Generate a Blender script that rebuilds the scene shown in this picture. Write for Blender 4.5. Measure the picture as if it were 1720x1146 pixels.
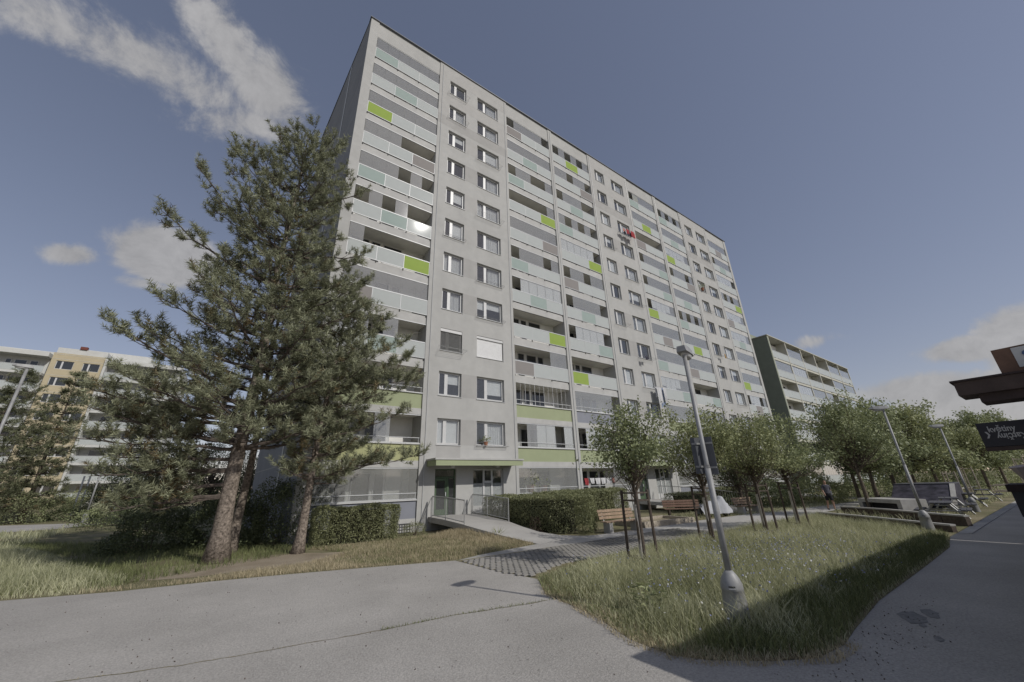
import bpy, bmesh, math, random
import numpy as np
from math import sin, cos, tan, pi, radians, sqrt, atan2, hypot
from mathutils import Vector, Matrix

for o in list(bpy.data.objects):
    bpy.data.objects.remove(o)
SC = bpy.context.scene
COL = SC.collection
random.seed(7)
RNG = np.random.default_rng(11)

# ------------------------------------------------------------------ camera
CAM = np.array([-2.4257, -20.0791, 2.0496])
FPX = 632.63                       # focal length in pixels of the 1720 px wide photograph
_yaw, _pit, _rol = radians(35.7385), radians(20.9351), radians(-1.9139)
_f = np.array([sin(_yaw)*cos(_pit), cos(_yaw)*cos(_pit), sin(_pit)])
_r = np.array([cos(_yaw), -sin(_yaw), 0.0])
_u = np.cross(_r, _f)
CR = _r*cos(_rol)+_u*sin(_rol)
CU = -_r*sin(_rol)+_u*cos(_rol)
CF = _f
cd = bpy.data.cameras.new('camera')
cd.sensor_width = 36.0
cd.lens = FPX/1720*36
cd.clip_start = 0.05
cd.clip_end = 3000
cam = bpy.data.objects.new('camera', cd)
COL.objects.link(cam)
cam.matrix_world = Matrix(((CR[0], CU[0], -CF[0], CAM[0]), (CR[1], CU[1], -CF[1], CAM[1]),
                           (CR[2], CU[2], -CF[2], CAM[2]), (0, 0, 0, 1)))
SC.camera = cam

# ------------------------------------------------------------------ light
SUN_EL, SUN_AZ = radians(38.0), radians(20.4)      # azimuth: from -Y towards +X
SUNDIR = np.array([sin(SUN_AZ)*cos(SUN_EL), -cos(SUN_AZ)*cos(SUN_EL), sin(SUN_EL)])
sl = bpy.data.lights.new('sun', 'SUN')
sl.energy = 3.5
sl.angle = radians(0.55)
sl.color = (1.0, 0.965, 0.91)
so = bpy.data.objects.new('sun', sl)
COL.objects.link(so)
so.rotation_euler = Vector(SUNDIR).to_track_quat('Z', 'Y').to_euler()
so.location = (10, -40, 40)

vs = SC.view_settings
vs.view_transform = 'Standard'
vs.look = 'None'
vs.exposure = -0.42
vs.gamma = 1.0
vs.use_curve_mapping = False

def ray(px, py):
    return CR*(px-860)/FPX-CU*(py-573)/FPX+CF
def gnd(px, py, z=0.0):
    d = ray(px, py)
    t = (z-CAM[2])/d[2]
    return CAM+t*d
def on_plane(px, py, ax, val):
    d = ray(px, py)
    return CAM+d*(val-CAM[ax])/d[ax]

world = bpy.data.worlds.new('World')
SC.world = world
world.use_nodes = True
def build_world():
    nt = world.node_tree
    nt.nodes.clear()
    N = nt.nodes.new
    L = nt.links.new
    out = N('ShaderNodeOutputWorld')
    bg = N('ShaderNodeBackground')
    bg.inputs['Strength'].default_value = 0.15
    sky = N('ShaderNodeTexSky')
    sky.sky_type = 'NISHITA'
    sky.sun_disc = False
    sky.sun_elevation = SUN_EL
    sky.sun_rotation = pi-SUN_AZ
    sky.altitude = 300
    sky.air_density = 1.0
    sky.dust_density = 0.35
    sky.ozone_density = 1.4
    tc = N('ShaderNodeTexCoord')
    def math_(op, a, b=None, c=None, clamp=False):
        m = N('ShaderNodeMath')
        m.operation = op
        m.use_clamp = clamp
        for i, v in enumerate((a, b, c)):
            if v is None:
                continue
            if isinstance(v, (int, float)):
                m.inputs[i].default_value = v
            else:
                L(v, m.inputs[i])
        return m.outputs[0]
    def dot(v, c):
        m = N('ShaderNodeVectorMath')
        m.operation = 'DOT_PRODUCT'
        L(v, m.inputs[0])
        m.inputs[1].default_value = tuple(c)
        return m.outputs['Value']
    D = tc.outputs['Generated']
    nz = N('ShaderNodeTexNoise')
    nz.inputs['Scale'].default_value = 9.0
    nz.inputs['Detail'].default_value = 9.0
    nz.inputs['Roughness'].default_value = 0.68
    nz.inputs['Distortion'].default_value = 0.35
    L(D, nz.inputs['Vector'])
    nz2 = N('ShaderNodeTexNoise')
    nz2.inputs['Scale'].default_value = 2.3
    nz2.inputs['Detail'].default_value = 4.0
    L(D, nz2.inputs['Vector'])
    noise = math_('MULTIPLY_ADD', nz2.outputs['Fac'], 0.35, math_('MULTIPLY', nz.outputs['Fac'], 0.95))
    # each cloud bank: photograph direction, half sizes in the sky, tilt, density
    banks = [(90, 40, 170, 55, 26, .82), (230, 95, 150, 58, 24, .88), (330, 150, 110, 50, 20, .78), (395, 85, 55, 105, -25, .85), (455, 150, 75, 70, 40, .98), (410, 205, 120, 40, 5, .78),
             (283, 432, 62, 44, 15, 1.7), (120, 428, 34, 20, 5, 1.1), (255, 478, 60, 16, 10, .8),
             (1630, 586, 55, 22, -8, 1.35), (1725, 572, 55, 55, -40, 1.45), (1545, 655, 95, 28, -6, 1.2), (1640, 672, 110, 36, -6, 1.5), (1700, 650, 60, 34, -10, 1.3), (1650, 712, 170, 26, -3, 1.2),
             (1360, 575, 50, 14, -10, .75), (335, 20, 60, 45, 70, .7), (1180, 640, 300, 22, -3, .35)]
    total = None
    for px, py, sx, sy, rot, k in banks:
        c = ray(px, py)
        dist = np.linalg.norm(c)
        c = c/dist
        e1 = ray(px+cos(radians(rot)), py+sin(radians(rot)))
        e1 = e1-c*(e1@c)
        e1 /= np.linalg.norm(e1)
        e2 = np.cross(c, e1)
        s1 = sx/FPX/dist
        s2 = sy/FPX/dist
        a = math_('MULTIPLY', math_('SUBTRACT', dot(D, e1), 0.0), 1/s1)
        b = math_('MULTIPLY', math_('SUBTRACT', dot(D, e2), 0.0), 1/s2)
        r2 = math_('ADD', math_('MULTIPLY', a, a), math_('MULTIPLY', b, b))
        front = math_('GREATER_THAN', dot(D, c), 0.0)
        g = math_('MULTIPLY', math_('POWER', 2.718, math_('MULTIPLY', r2, -0.75)), k)
        g = math_('MULTIPLY', g, front)
        total = g if total is None else math_('MAXIMUM', total, g)
    dens = math_('SUBTRACT', math_('ADD', noise, math_('MULTIPLY', total, 0.62)), 0.91)
    mr = N('ShaderNodeMapRange')
    mr.interpolation_type = 'SMOOTHERSTEP'
    mr.inputs['From Min'].default_value = 0.0
    mr.inputs['From Max'].default_value = 0.36
    L(dens, mr.inputs['Value'])
    fac = math_('MULTIPLY', mr.outputs[0], 0.88)
    # haze whitening towards the horizon is part of the sky texture itself
    hue = N('ShaderNodeMix')
    hue.data_type = 'RGBA'
    hue.blend_type = 'MULTIPLY'
    hue.inputs[0].default_value = 1.0
    hue.inputs[7].default_value = (1.38, 1.19, 1.19, 1)
    gm = N('ShaderNodeGamma')
    gm.inputs['Gamma'].default_value = 0.7
    L(sky.outputs[0], gm.inputs['Color'])
    L(gm.outputs[0], hue.inputs[6])
    shade = N('ShaderNodeMapRange')
    shade.inputs['From Min'].default_value = 0.35
    shade.inputs['From Max'].default_value = 0.75
    shade.inputs['To Min'].default_value = 2.8
    shade.inputs['To Max'].default_value = 4.4
    L(nz.outputs['Fac'], shade.inputs['Value'])
    cc = N('ShaderNodeCombineColor')
    L(shade.outputs[0], cc.inputs[0])
    L(math_('MULTIPLY', shade.outputs[0], 0.985), cc.inputs[1])
    L(math_('MULTIPLY', shade.outputs[0], 0.99), cc.inputs[2])
    mx = N('ShaderNodeMix')
    mx.data_type = 'RGBA'
    L(fac, mx.inputs[0])
    L(hue.outputs[2], mx.inputs[6])
    L(cc.outputs[0], mx.inputs[7])
    L(mx.outputs[2], bg.inputs['Color'])
    L(bg.outputs[0], out.inputs['Surface'])
build_world()

# ------------------------------------------------------------------ helpers
def tag(o, label=None, cat=None, group=None, kind=None):
    if label: o['label'] = label
    if cat: o['category'] = cat
    if group: o['group'] = group
    if kind: o['kind'] = kind
    return o
def empty(name, loc=(0, 0, 0), label=None, cat=None, group=None, rz=0.0):
    o = bpy.data.objects.new(name, None)
    o.empty_display_size = 0.2
    COL.objects.link(o)
    o.location = loc
    o.rotation_euler = (0, 0, rz)
    return tag(o, label, cat, group)
def link(name, me, parent=None, loc=None, rz=None):
    o = bpy.data.objects.new(name, me)
    COL.objects.link(o)
    if parent is not None:
        o.parent = parent
    if loc is not None:
        o.location = loc
    if rz is not None:
        o.rotation_euler = (0, 0, rz)
    return o

class MB:
    """collects geometry for one mesh object"""
    def __init__(s):
        s.v = []
        s.f = []
    def add(s, vs_, fs):
        n = len(s.v)
        s.v.extend([tuple(map(float, q)) for q in vs_])
        s.f.extend([tuple(i+n for i in q) for q in fs])
        return s
    def box(s, x0, x1, y0, y1, z0, z1):
        return s.add([(x0, y0, z0), (x1, y0, z0), (x1, y1, z0), (x0, y1, z0), (x0, y0, z1), (x1, y0, z1), (x1, y1, z1), (x0, y1, z1)],
                     [(0, 3, 2, 1), (4, 5, 6, 7), (0, 1, 5, 4), (1, 2, 6, 5), (2, 3, 7, 6), (3, 0, 4, 7)])
    def quad(s, a, b, c, d):
        return s.add([a, b, c, d], [(0, 1, 2, 3)])
    def prism(s, poly, z0, z1):
        n = len(poly)
        vs_ = [(x, y, z0) for x, y in poly]+[(x, y, z1) for x, y in poly]
        fs = [tuple(reversed(range(n))), tuple(range(n, 2*n))]
        fs += [(i, (i+1) % n, n+(i+1) % n, n+i) for i in range(n)]
        return s.add(vs_, fs)
    def extr(s, poly, fn0, fn1):
        """poly of 2d points mapped by two functions to the two end faces"""
        n = len(poly)
        vs_ = [fn0(*q) for q in poly]+[fn1(*q) for q in poly]
        fs = [tuple(reversed(range(n))), tuple(range(n, 2*n))]
        fs += [(i, (i+1) % n, n+(i+1) % n, n+i) for i in range(n)]
        return s.add(vs_, fs)
    def tube(s, pts, rad, n=6, caps=True):
        pts = [np.array(q, float) for q in pts]
        if np.isscalar(rad):
            rad = [rad]*len(pts)
        vs_ = []
        prev = None
        for i, q in enumerate(pts):
            t = pts[min(i+1, len(pts)-1)]-pts[max(i-1, 0)]
            t = t/(np.linalg.norm(t)+1e-9)
            if prev is None:
                a = np.array([0, 0, 1.0]) if abs(t[2]) < .9 else np.array([1.0, 0, 0])
            else:
                a = prev
            b = np.cross(t, a)
            b /= np.linalg.norm(b)+1e-9
            a = np.cross(b, t)
            prev = a
            for k in range(n):
                w = 2*pi*k/n
                vs_.append(q+(a*cos(w)+b*sin(w))*rad[i])
        fs = []
        m = len(pts)
        for i in range(m-1):
            for k in range(n):
                k2 = (k+1) % n
                fs.append((i*n+k, i*n+k2, (i+1)*n+k2, (i+1)*n+k))
        if caps:
            fs.append(tuple(reversed(range(n))))
            fs.append(tuple(range((m-1)*n, m*n)))
        return s.add(vs_, fs)
    def lathe(s, prof, n=20, c=(0, 0)):
        vs_ = []
        for r, z in prof:
            for k in range(n):
                w = 2*pi*k/n
                vs_.append((c[0]+r*cos(w), c[1]+r*sin(w), z))
        m = len(prof)
        fs = []
        for i in range(m-1):
            for k in range(n):
                k2 = (k+1) % n
                fs.append((i*n+k, i*n+k2, (i+1)*n+k2, (i+1)*n+k))
        fs.append(tuple(reversed(range(n))))
        fs.append(tuple(range((m-1)*n, m*n)))
        return s.add(vs_, fs)
    def mesh(s, name, mat, smooth=False, bevel=0):
        me = bpy.data.meshes.new(name)
        me.from_pydata(s.v, [], s.f)
        if bevel:
            bm = bmesh.new()
            bm.from_mesh(me)
            bmesh.ops.bevel(bm, geom=bm.edges[:], offset=bevel, segments=1, affect='EDGES', profile=.5)
            bm.to_mesh(me)
            bm.free()
        if smooth:
            me.polygons.foreach_set('use_smooth', [True]*len(me.polygons))
        if mat is not None:
            me.materials.append(M[mat] if isinstance(mat, str) else mat)
        return me
    def build(s, name, mat, parent=None, loc=None, smooth=False, rz=None, bevel=0):
        return link(name, s.mesh(name, mat, smooth, bevel), parent, loc, rz)
_boxcache = {}
def box(name, mat, parent, x0, x1, y0, y1, z0, z1, off=(0, 0, 0), bevel=0):
    """one box object, mesh data shared between alike boxes; origin at its lower centre"""
    d = (round(x1-x0, 4), round(y1-y0, 4), round(z1-z0, 4), mat, bevel)
    me = _boxcache.get(d)
    if me is None:
        me = MB().box(-d[0]/2, d[0]/2, -d[1]/2, d[1]/2, 0, d[2]).mesh(name, mat, bevel=bevel)
        _boxcache[d] = me
    return link(name, me, parent, ((x0+x1)/2-off[0], (y0+y1)/2-off[1], z0-off[2]))
def fast_mesh(name, verts, faces_n, mat):
    """verts (N,k,3): N loose polygons of k corners"""
    n, k, _ = verts.shape
    me = bpy.data.meshes.new(name)
    me.vertices.add(n*k)
    me.vertices.foreach_set('co', verts.reshape(-1).astype(np.float32))
    me.loops.add(n*k)
    me.loops.foreach_set('vertex_index', np.arange(n*k, dtype=np.int32))
    me.polygons.add(n)
    me.polygons.foreach_set('loop_start', np.arange(0, n*k, k, dtype=np.int32))
    me.polygons.foreach_set('loop_total', np.full(n, k, dtype=np.int32))
    me.update(calc_edges=True)
    me.materials.append(M[mat] if isinstance(mat, str) else mat)
    return me
def unit(a):
    return a/(np.linalg.norm(a, axis=-1, keepdims=True)+1e-9)

# ------------------------------------------------------------------ materials
M = {}
def mat(name, col, rough=0.8, var=0.12, scale=6.0, bump=0.0, bscale=40.0, spec=0.4, metal=0.0, col2=None, det=6.0, trans=0.0, island=0.0, coord='Object', stain=0.0):
    m = bpy.data.materials.new(name)
    m.use_nodes = True
    nt = m.node_tree
    N = nt.nodes.new
    L = nt.links.new
    b = nt.nodes['Principled BSDF']
    b.inputs['Roughness'].default_value = rough
    b.inputs['Specular IOR Level'].default_value = spec
    b.inputs['Metallic'].default_value = metal
    tc = N('ShaderNodeTexCoord')
    geo = N('ShaderNodeNewGeometry')
    vec = tc.outputs['Object'] if coord == 'Object' else geo.outputs['Position']
    nz = N('ShaderNodeTexNoise')
    nz.inputs['Scale'].default_value = scale
    nz.inputs['Detail'].default_value = det
    nz.inputs['Roughness'].default_value = 0.6
    L(vec, nz.inputs['Vector'])
    c = np.array(col, float)
    lo = c*(1-var)
    hi = np.array(col2, float) if col2 is not None else np.minimum(c*(1+var), 1)
    mr = N('ShaderNodeMapRange')
    mr.inputs['From Min'].default_value = 0.33
    mr.inputs['From Max'].default_value = 0.67
    L(nz.outputs['Fac'], mr.inputs['Value'])
    fac = mr.outputs[0]
    if island:
        mi = N('ShaderNodeMath')
        mi.operation = 'MULTIPLY_ADD'
        L(geo.outputs['Random Per Island'], mi.inputs[0])
        mi.inputs[1].default_value = island
        m2 = N('ShaderNodeMath')
        m2.operation = 'MULTIPLY'
        L(fac, m2.inputs[0])
        m2.inputs[1].default_value = 1-island
        L(m2.outputs[0], mi.inputs[2])
        fac = mi.outputs[0]
    mx = N('ShaderNodeMix')
    mx.data_type = 'RGBA'
    L(fac, mx.inputs[0])
    mx.inputs[6].default_value = (*lo, 1)
    mx.inputs[7].default_value = (*hi, 1)
    cout = mx.outputs[2]
    if stain:
        n3 = N('ShaderNodeTexNoise')
        n3.inputs['Scale'].default_value = 0.55
        n3.inputs['Detail'].default_value = 7
        mp = N('ShaderNodeMapping')
        mp.inputs['Scale'].default_value = (1.0, 1.0, 0.35)
        L(vec, mp.inputs['Vector'])
        L(mp.outputs[0], n3.inputs['Vector'])
        r3 = N('ShaderNodeMapRange')
        r3.inputs['From Min'].default_value = 0.42
        r3.inputs['From Max'].default_value = 0.72
        r3.inputs['To Min'].default_value = 1.0
        r3.inputs['To Max'].default_value = 1.0-stain
        L(n3.outputs['Fac'], r3.inputs['Value'])
        mm = N('ShaderNodeMix')
        mm.data_type = 'RGBA'
        mm.blend_type = 'MULTIPLY'
        mm.inputs[0].default_value = 1.0
        L(cout, mm.inputs[6])
        L(r3.outputs[0], mm.inputs[7])
        cout = mm.outputs[2]
    L(cout, b.inputs['Base Color'])
    if bump:
        nb = N('ShaderNodeTexNoise')
        nb.inputs['Scale'].default_value = bscale
        nb.inputs['Detail'].default_value = 5
        L(vec, nb.inputs['Vector'])
        bp = N('ShaderNodeBump')
        bp.inputs['Strength'].default_value = bump
        bp.inputs['Distance'].default_value = 0.02
        L(nb.outputs['Fac'], bp.inputs['Height'])
        L(bp.outputs[0], b.inputs['Normal'])
    if trans:
        t = N('ShaderNodeBsdfTranslucent')
        L(cout, t.inputs['Color'])
        ms = N('ShaderNodeMixShader')
        ms.inputs[0].default_value = trans
        L(b.outputs[0], ms.inputs[1])
        L(t.outputs[0], ms.inputs[2])
        L(ms.outputs[0], nt.nodes['Material Output'].inputs['Surface'])
    M[name] = m
    return m
def glass_mat(name, tint, opaque, haze_col, rough=0.03, refl=1.0):
    """thin pane: see-through share, pale diffuse share painting in dust and sky glare, fresnel reflection"""
    m = bpy.data.materials.new(name)
    m.use_nodes = True
    nt = m.node_tree
    nt.nodes.clear()
    N = nt.nodes.new
    L = nt.links.new
    out = N('ShaderNodeOutputMaterial')
    tr = N('ShaderNodeBsdfTransparent')
    tr.inputs['Color'].default_value = (*tint, 1)
    df = N('ShaderNodeBsdfDiffuse')
    df.inputs['Color'].default_value = (*haze_col, 1)
    m1 = N('ShaderNodeMixShader')
    m1.inputs[0].default_value = opaque
    L(tr.outputs[0], m1.inputs[1])
    L(df.outputs[0], m1.inputs[2])
    gl = N('ShaderNodeBsdfGlossy')
    gl.inputs['Roughness'].default_value = rough
    gl.inputs['Color'].default_value = (.95, .97, 1, 1)
    fr = N('ShaderNodeFresnel')
    fr.inputs['IOR'].default_value = 1.55
    mu = N('ShaderNodeMath')
    mu.operation = 'MULTIPLY_ADD'
    L(fr.outputs[0], mu.inputs[0])
    mu.inputs[1].default_value = 1.5*refl
    mu.inputs[2].default_value = 0.03
    ge = N('ShaderNodeNewGeometry')
    fb = N('ShaderNodeMath')
    fb.operation = 'SUBTRACT'
    fb.inputs[0].default_value = 1.0
    L(ge.outputs['Backfacing'], fb.inputs[1])
    mf = N('ShaderNodeMath')
    mf.operation = 'MULTIPLY'
    L(mu.outputs[0], mf.inputs[0])
    L(fb.outputs[0], mf.inputs[1])
    m2 = N('ShaderNodeMixShader')
    L(mf.outputs[0], m2.inputs[0])
    L(m1.outputs[0], m2.inputs[1])
    L(gl.outputs[0], m2.inputs[2])
    L(m2.outputs[0], out.inputs['Surface'])
    M[name] = m
    return m

mat('facade', (.455, .452, .432), .9, .05, 1.6, .12, 60, .15, stain=.10)
mat('facade_grey', (.40, .393, .375), .9, .05, 1.6, .12, 60, .15, stain=.08)
mat('facade_mid', (.435, .428, .408), .9, .05, 1.6, .12, 60, .15)
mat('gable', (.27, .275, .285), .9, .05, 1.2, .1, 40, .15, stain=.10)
mat('band', (.485, .48, .46), .85, .06, 2.0, .1, 50, .2, stain=.12)
mat('soffit', (.80, .77, .69), .9, .06, 2.0)
mat('loggia_wall', (.80, .79, .75), .9, .05, 2.0)
mat('interior', (.30, .29, .27), .9, .15, 1.5)
mat('panel_white', (.575, .605, .59), .06, .03, 1.5, spec=.05, trans=.22)
mat('panel_teal', (.43, .51, .475), .06, .04, 1.5, spec=.05, trans=.22)
mat('panel_green', (.38, .50, .13), .06, .04, 1.5, spec=.05, trans=.22)
mat('panel_taupe', (.33, .31, .295), .06, .04, 1.5, spec=.05, trans=.15)
mat('paint_green', (.335, .37, .225), .8, .04, 1.5)
mat('paint_lime', (.41, .42, .22), .8, .04, 1.5)
mat('paint_bluegrey', (.25, .26, .295), .8, .04, 1.5)
mat('alu', (.54, .55, .55), .4, .04, 3, spec=.5)
mat('pvc', (.58, .58, .57), .4, .03, 3, spec=.5)
mat('dark_gap', (.05, .05, .05), .8, .1, 3)
mat('curtain', (.78, .78, .77), .95, .10, 9, trans=.25)
mat('blind', (.72, .72, .71), .7, .04, 3)
mat('blind_dark', (.30, .30, .29), .6, .06, 3)
mat('fabric_yellow', (.55, .52, .30), .95, .08, 3, trans=.2)
glass_mat('glass', (.90, .91, .91), .05, (.5, .52, .53), refl=.9)
glass_mat('loggia_glass', (.93, .94, .94), .22, (.58, .58, .56), .05, refl=.9)  # larger diffuse share: dust plus painted-in sky glare
mat('dark_glass', (.035, .038, .04), .06, .1, 2, spec=.8)
mat('cap_metal', (.12, .13, .15), .5, .05, 3, spec=.5)
mat('steel', (.42, .42, .41), .5, .12, 8, spec=.5, metal=.35)
mat('galv', (.31, .31, .305), .55, .18, 5, .05, 60, .4, metal=.12)
mat('concrete', (.42, .41, .385), .92, .12, 3, .25, 60, .2, coord='P', stain=.2)
mat('concrete_dark', (.10, .10, .11), .9, .2, 2, .2, 40, .25, coord='P')
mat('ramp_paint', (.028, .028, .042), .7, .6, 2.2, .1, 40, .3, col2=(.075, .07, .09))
mat('oil_stain', (.17, .165, .16), .7, .3, 14)
mat('door_green', (.075, .115, .065), .5, .06, 4)
mat('wood', (.34, .245, .17), .75, .22, 7, .15, 50, .3)
mat('wood_red', (.20, .125, .09), .7, .2, 7, .15, 50, .3)
mat('stake', (.105, .085, .07), .85, .3, 9, .2, 40, .2)
mat('stake_pale', (.40, .35, .28), .85, .2, 9, .2, 40, .2)
mat('bark_pine', (.20, .165, .135), .95, .6, 14, 1.0, 30, .1, col2=(.34, .285, .235))
mat('bark', (.14, .115, .09), .95, .3, 8, .6, 30, .1)
mat('bark_branch', (.12, .10, .085), .95, .35, 9, .4, 30, .1)
mat('bark_pale', (.50, .47, .43), .95, .25, 8, .3, 30, .1)
mat('needles', (.15, .165, .095), .62, .45, 3.2, spec=.25, col2=(.46, .475, .31), island=.35, trans=.12)
mat('needles_dry', (.16, .12, .06), .7, .3, 1.3, spec=.2, col2=(.21, .17, .09), island=.6)
mat('spruce', (.09, .105, .058), .65, .3, 1.0, spec=.2, col2=(.25, .26, .15), island=.5, trans=.08)
mat('leaf', (.185, .22, .105), .5, .3, 1.2, spec=.35, col2=(.44, .475, .25), island=.6, trans=.25)
mat('leaf_bright', (.22, .25, .11), .5, .3, 1.2, spec=.35, col2=(.49, .51, .27), island=.6, trans=.28)
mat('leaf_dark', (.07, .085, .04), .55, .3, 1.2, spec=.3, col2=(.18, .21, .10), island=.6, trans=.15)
mat('leaf_plum', (.045, .022, .022), .55, .3, 1.2, spec=.3, col2=(.085, .045, .04), island=.6, trans=.15)
mat('hedge_leaf', (.165, .185, .085), .5, .3, 1.6, spec=.35, col2=(.38, .39, .21), island=.6, trans=.2)
mat('hedge_shade', (.018, .017, .011), .95, .4, 8)
mat('grass_green', (.28, .31, .135), .7, .35, .5, spec=.2, col2=(.82, .80, .55), island=.6, trans=.38, coord='P')
mat('grass_dry', (.40, .34, .21), .8, .3, .6, spec=.15, col2=(.66, .57, .39), island=.6, trans=.25, coord='P')
mat('grass_lush', (.12, .15, .055), .65, .3, .8, spec=.25, col2=(.30, .32, .15), island=.6, trans=.25, coord='P')
mat('flower_blue', (.28, .30, .50), .7, .2, 3, island=.5)
mat('flower_white', (.60, .60, .56), .7, .15, 3, island=.5)
mat('sign_back', (.10, .105, .115), .55, .1, 4, spec=.4)
mat('sign_black', (.022, .022, .028), .5, .1, 4, spec=.4)
mat('sign_white', (.52, .52, .50), .6, .04, 4)
mat('sign_text', (.46, .46, .45), .6, .03, 4)
mat('sign_blue', (.06, .10, .20), .5, .05, 4)
mat('kiosk_brown', (.066, .048, .041), .75, .2, 5, .15, 40, .3)
mat('kiosk_dark', (.042, .030, .028), .8, .2, 5, .15, 40, .3)
mat('kiosk_wood', (.16, .095, .065), .75, .2, 5, .15, 40, .3)
mat('skin', (.42, .26, .19), .6, .05, 8)
mat('hair', (.22, .15, .10), .7, .2, 20)
mat('shirt_navy', (.05, .05, .07), .9, .4, 30, col2=(.17, .17, .20))
mat('shorts_black', (.018, .018, .02), .9, .2, 8)
mat('bag_grey', (.13, .135, .15), .8, .15, 8)
mat('shoe', (.05, .05, .05), .7, .1, 8)
mat('tarp', (.44, .45, .47), .6, .08, 3, .25, 9, .3)
mat('rubber', (.03, .03, .03), .8, .2, 8)
mat('cloth_red', (.33, .045, .05), .9, .35, 9)
mat('cloth_pink', (.50, .24, .20), .9, .2, 9)
mat('cloth_white', (.58, .58, .58), .9, .1, 9)
mat('cloth_blue', (.30, .36, .48), .9, .2, 9)
mat('cloth_dark', (.06, .06, .08), .9, .2, 9)
mat('cloth_ochre', (.48, .30, .10), .9, .2, 9)
mat('terracotta', (.32, .15, .09), .85, .1, 8)
mat('green_gable', (.27, .295, .235), .9, .06, 1.2, .1, 40, .15)
mat('beige_frame', (.50, .49, .42), .85, .05, 2)
mat('yellow_wall', (.50, .43, .29), .9, .04, 2, stain=.06)
mat('white_wall', (.58, .58, .55), .9, .04, 2, stain=.08)
mat('red_trim', (.17, .055, .04), .8, .1, 3)
mat('paper', (.42, .36, .34), .9, .1, 6)
mat('white_dot', (.62, .60, .56), .8, .1, 6)

def ground_mat(name, base, alt, third, s1, s2, fine, bump, bdist, rough=.95, grit=0.0, cracks=False):
    """layered outdoor ground: two broad noises plus fine grain"""
    m = bpy.data.materials.new(name)
    m.use_nodes = True
    nt = m.node_tree
    N = nt.nodes.new
    L = nt.links.new
    b = nt.nodes['Principled BSDF']
    b.inputs['Roughness'].default_value = rough
    b.inputs['Specular IOR Level'].default_value = .2
    g = N('ShaderNodeNewGeometry')
    def noise(sc, det=7, ro=.6):
        n = N('ShaderNodeTexNoise')
        n.inputs['Scale'].default_value = sc
        n.inputs['Detail'].default_value = det
        n.inputs['Roughness'].default_value = ro
        L(g.outputs['Position'], n.inputs['Vector'])
        return n.outputs['Fac']
    def ramp(v, a, c):
        r = N('ShaderNodeMapRange')
        r.inputs['From Min'].default_value = a
        r.inputs['From Max'].default_value = c
        L(v, r.inputs['Value'])
        return r.outputs[0]
    def mix(f, a, c, mode='MIX'):
        x = N('ShaderNodeMix')
        x.data_type = 'RGBA'
        x.blend_type = mode
        for i, v in ((0, f), (6, a), (7, c)):
            if isinstance(v, (int, float)):
                x.inputs[i].default_value = v
            elif isinstance(v, tuple):
                x.inputs[i].default_value = (*v, 1)
            else:
                L(v, x.inputs[i])
        return x.outputs[2]
    c = mix(ramp(noise(s1), .38, .62), base, alt)
    c = mix(ramp(noise(s2), .50, .70), c, third)
    fn = noise(fine, 4, .75)
    gr = N('ShaderNodeMapRange')
    gr.inputs['From Min'].default_value = .3
    gr.inputs['From Max'].default_value = .7
    gr.inputs['To Min'].default_value = 1-grit
    gr.inputs['To Max'].default_value = 1+grit
    L(fn, gr.inputs['Value'])
    c = mix(1.0, c, gr.outputs[0], 'MULTIPLY')
    if cracks:
        vo = N('ShaderNodeTexNoise')
        vo.inputs['Scale'].default_value = 26
        vo.inputs['Detail'].default_value = 3
        L(g.outputs['Position'], vo.inputs['Vector'])
        sp = N('ShaderNodeMapRange')
        sp.inputs['From Min'].default_value = .70
        sp.inputs['From Max'].default_value = .76
        sp.inputs['To Min'].default_value = 1.0
        sp.inputs['To Max'].default_value = .72
        L(vo.outputs['Fac'], sp.inputs['Value'])
        c = mix(1.0, c, sp.outputs[0], 'MULTIPLY')
    L(c, b.inputs['Base Color'])
    bp = N('ShaderNodeBump')
    bp.inputs['Strength'].default_value = bump
    bp.inputs['Distance'].default_value = bdist
    L(fn, bp.inputs['Height'])
    L(bp.outputs[0], b.inputs['Normal'])
    M[name] = m
ground_mat('asphalt', (.38, .36, .33), (.44, .417, .383), (.325, .307, .28), .55, .13, 34, .8, .016, .93, .27, True)
ground_mat('path_concrete', (.41, .395, .37), (.45, .435, .405), (.35, .335, .31), .8, .3, 60, .35, .01, .93, .12)
ground_mat('paver_stone', (.27, .258, .235), (.31, .295, .27), (.22, .21, .19), .9, .4, 60, .35, .01, .93, .15)
ground_mat('lawn', (.21, .185, .11), (.15, .15, .075), (.29, .25, .165), .7, .22, 24, .8, .03, .97, .35)
ground_mat('soil', (.29, .24, .175), (.35, .295, .22), (.23, .19, .13), 1.3, .5, 30, .8, .03, .97, .30)
ground_mat('bed_soil', (.20, .18, .10), (.25, .22, .13), (.19, .15, .10), 1.3, .5, 30, .8, .03, .97, .35)

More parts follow.
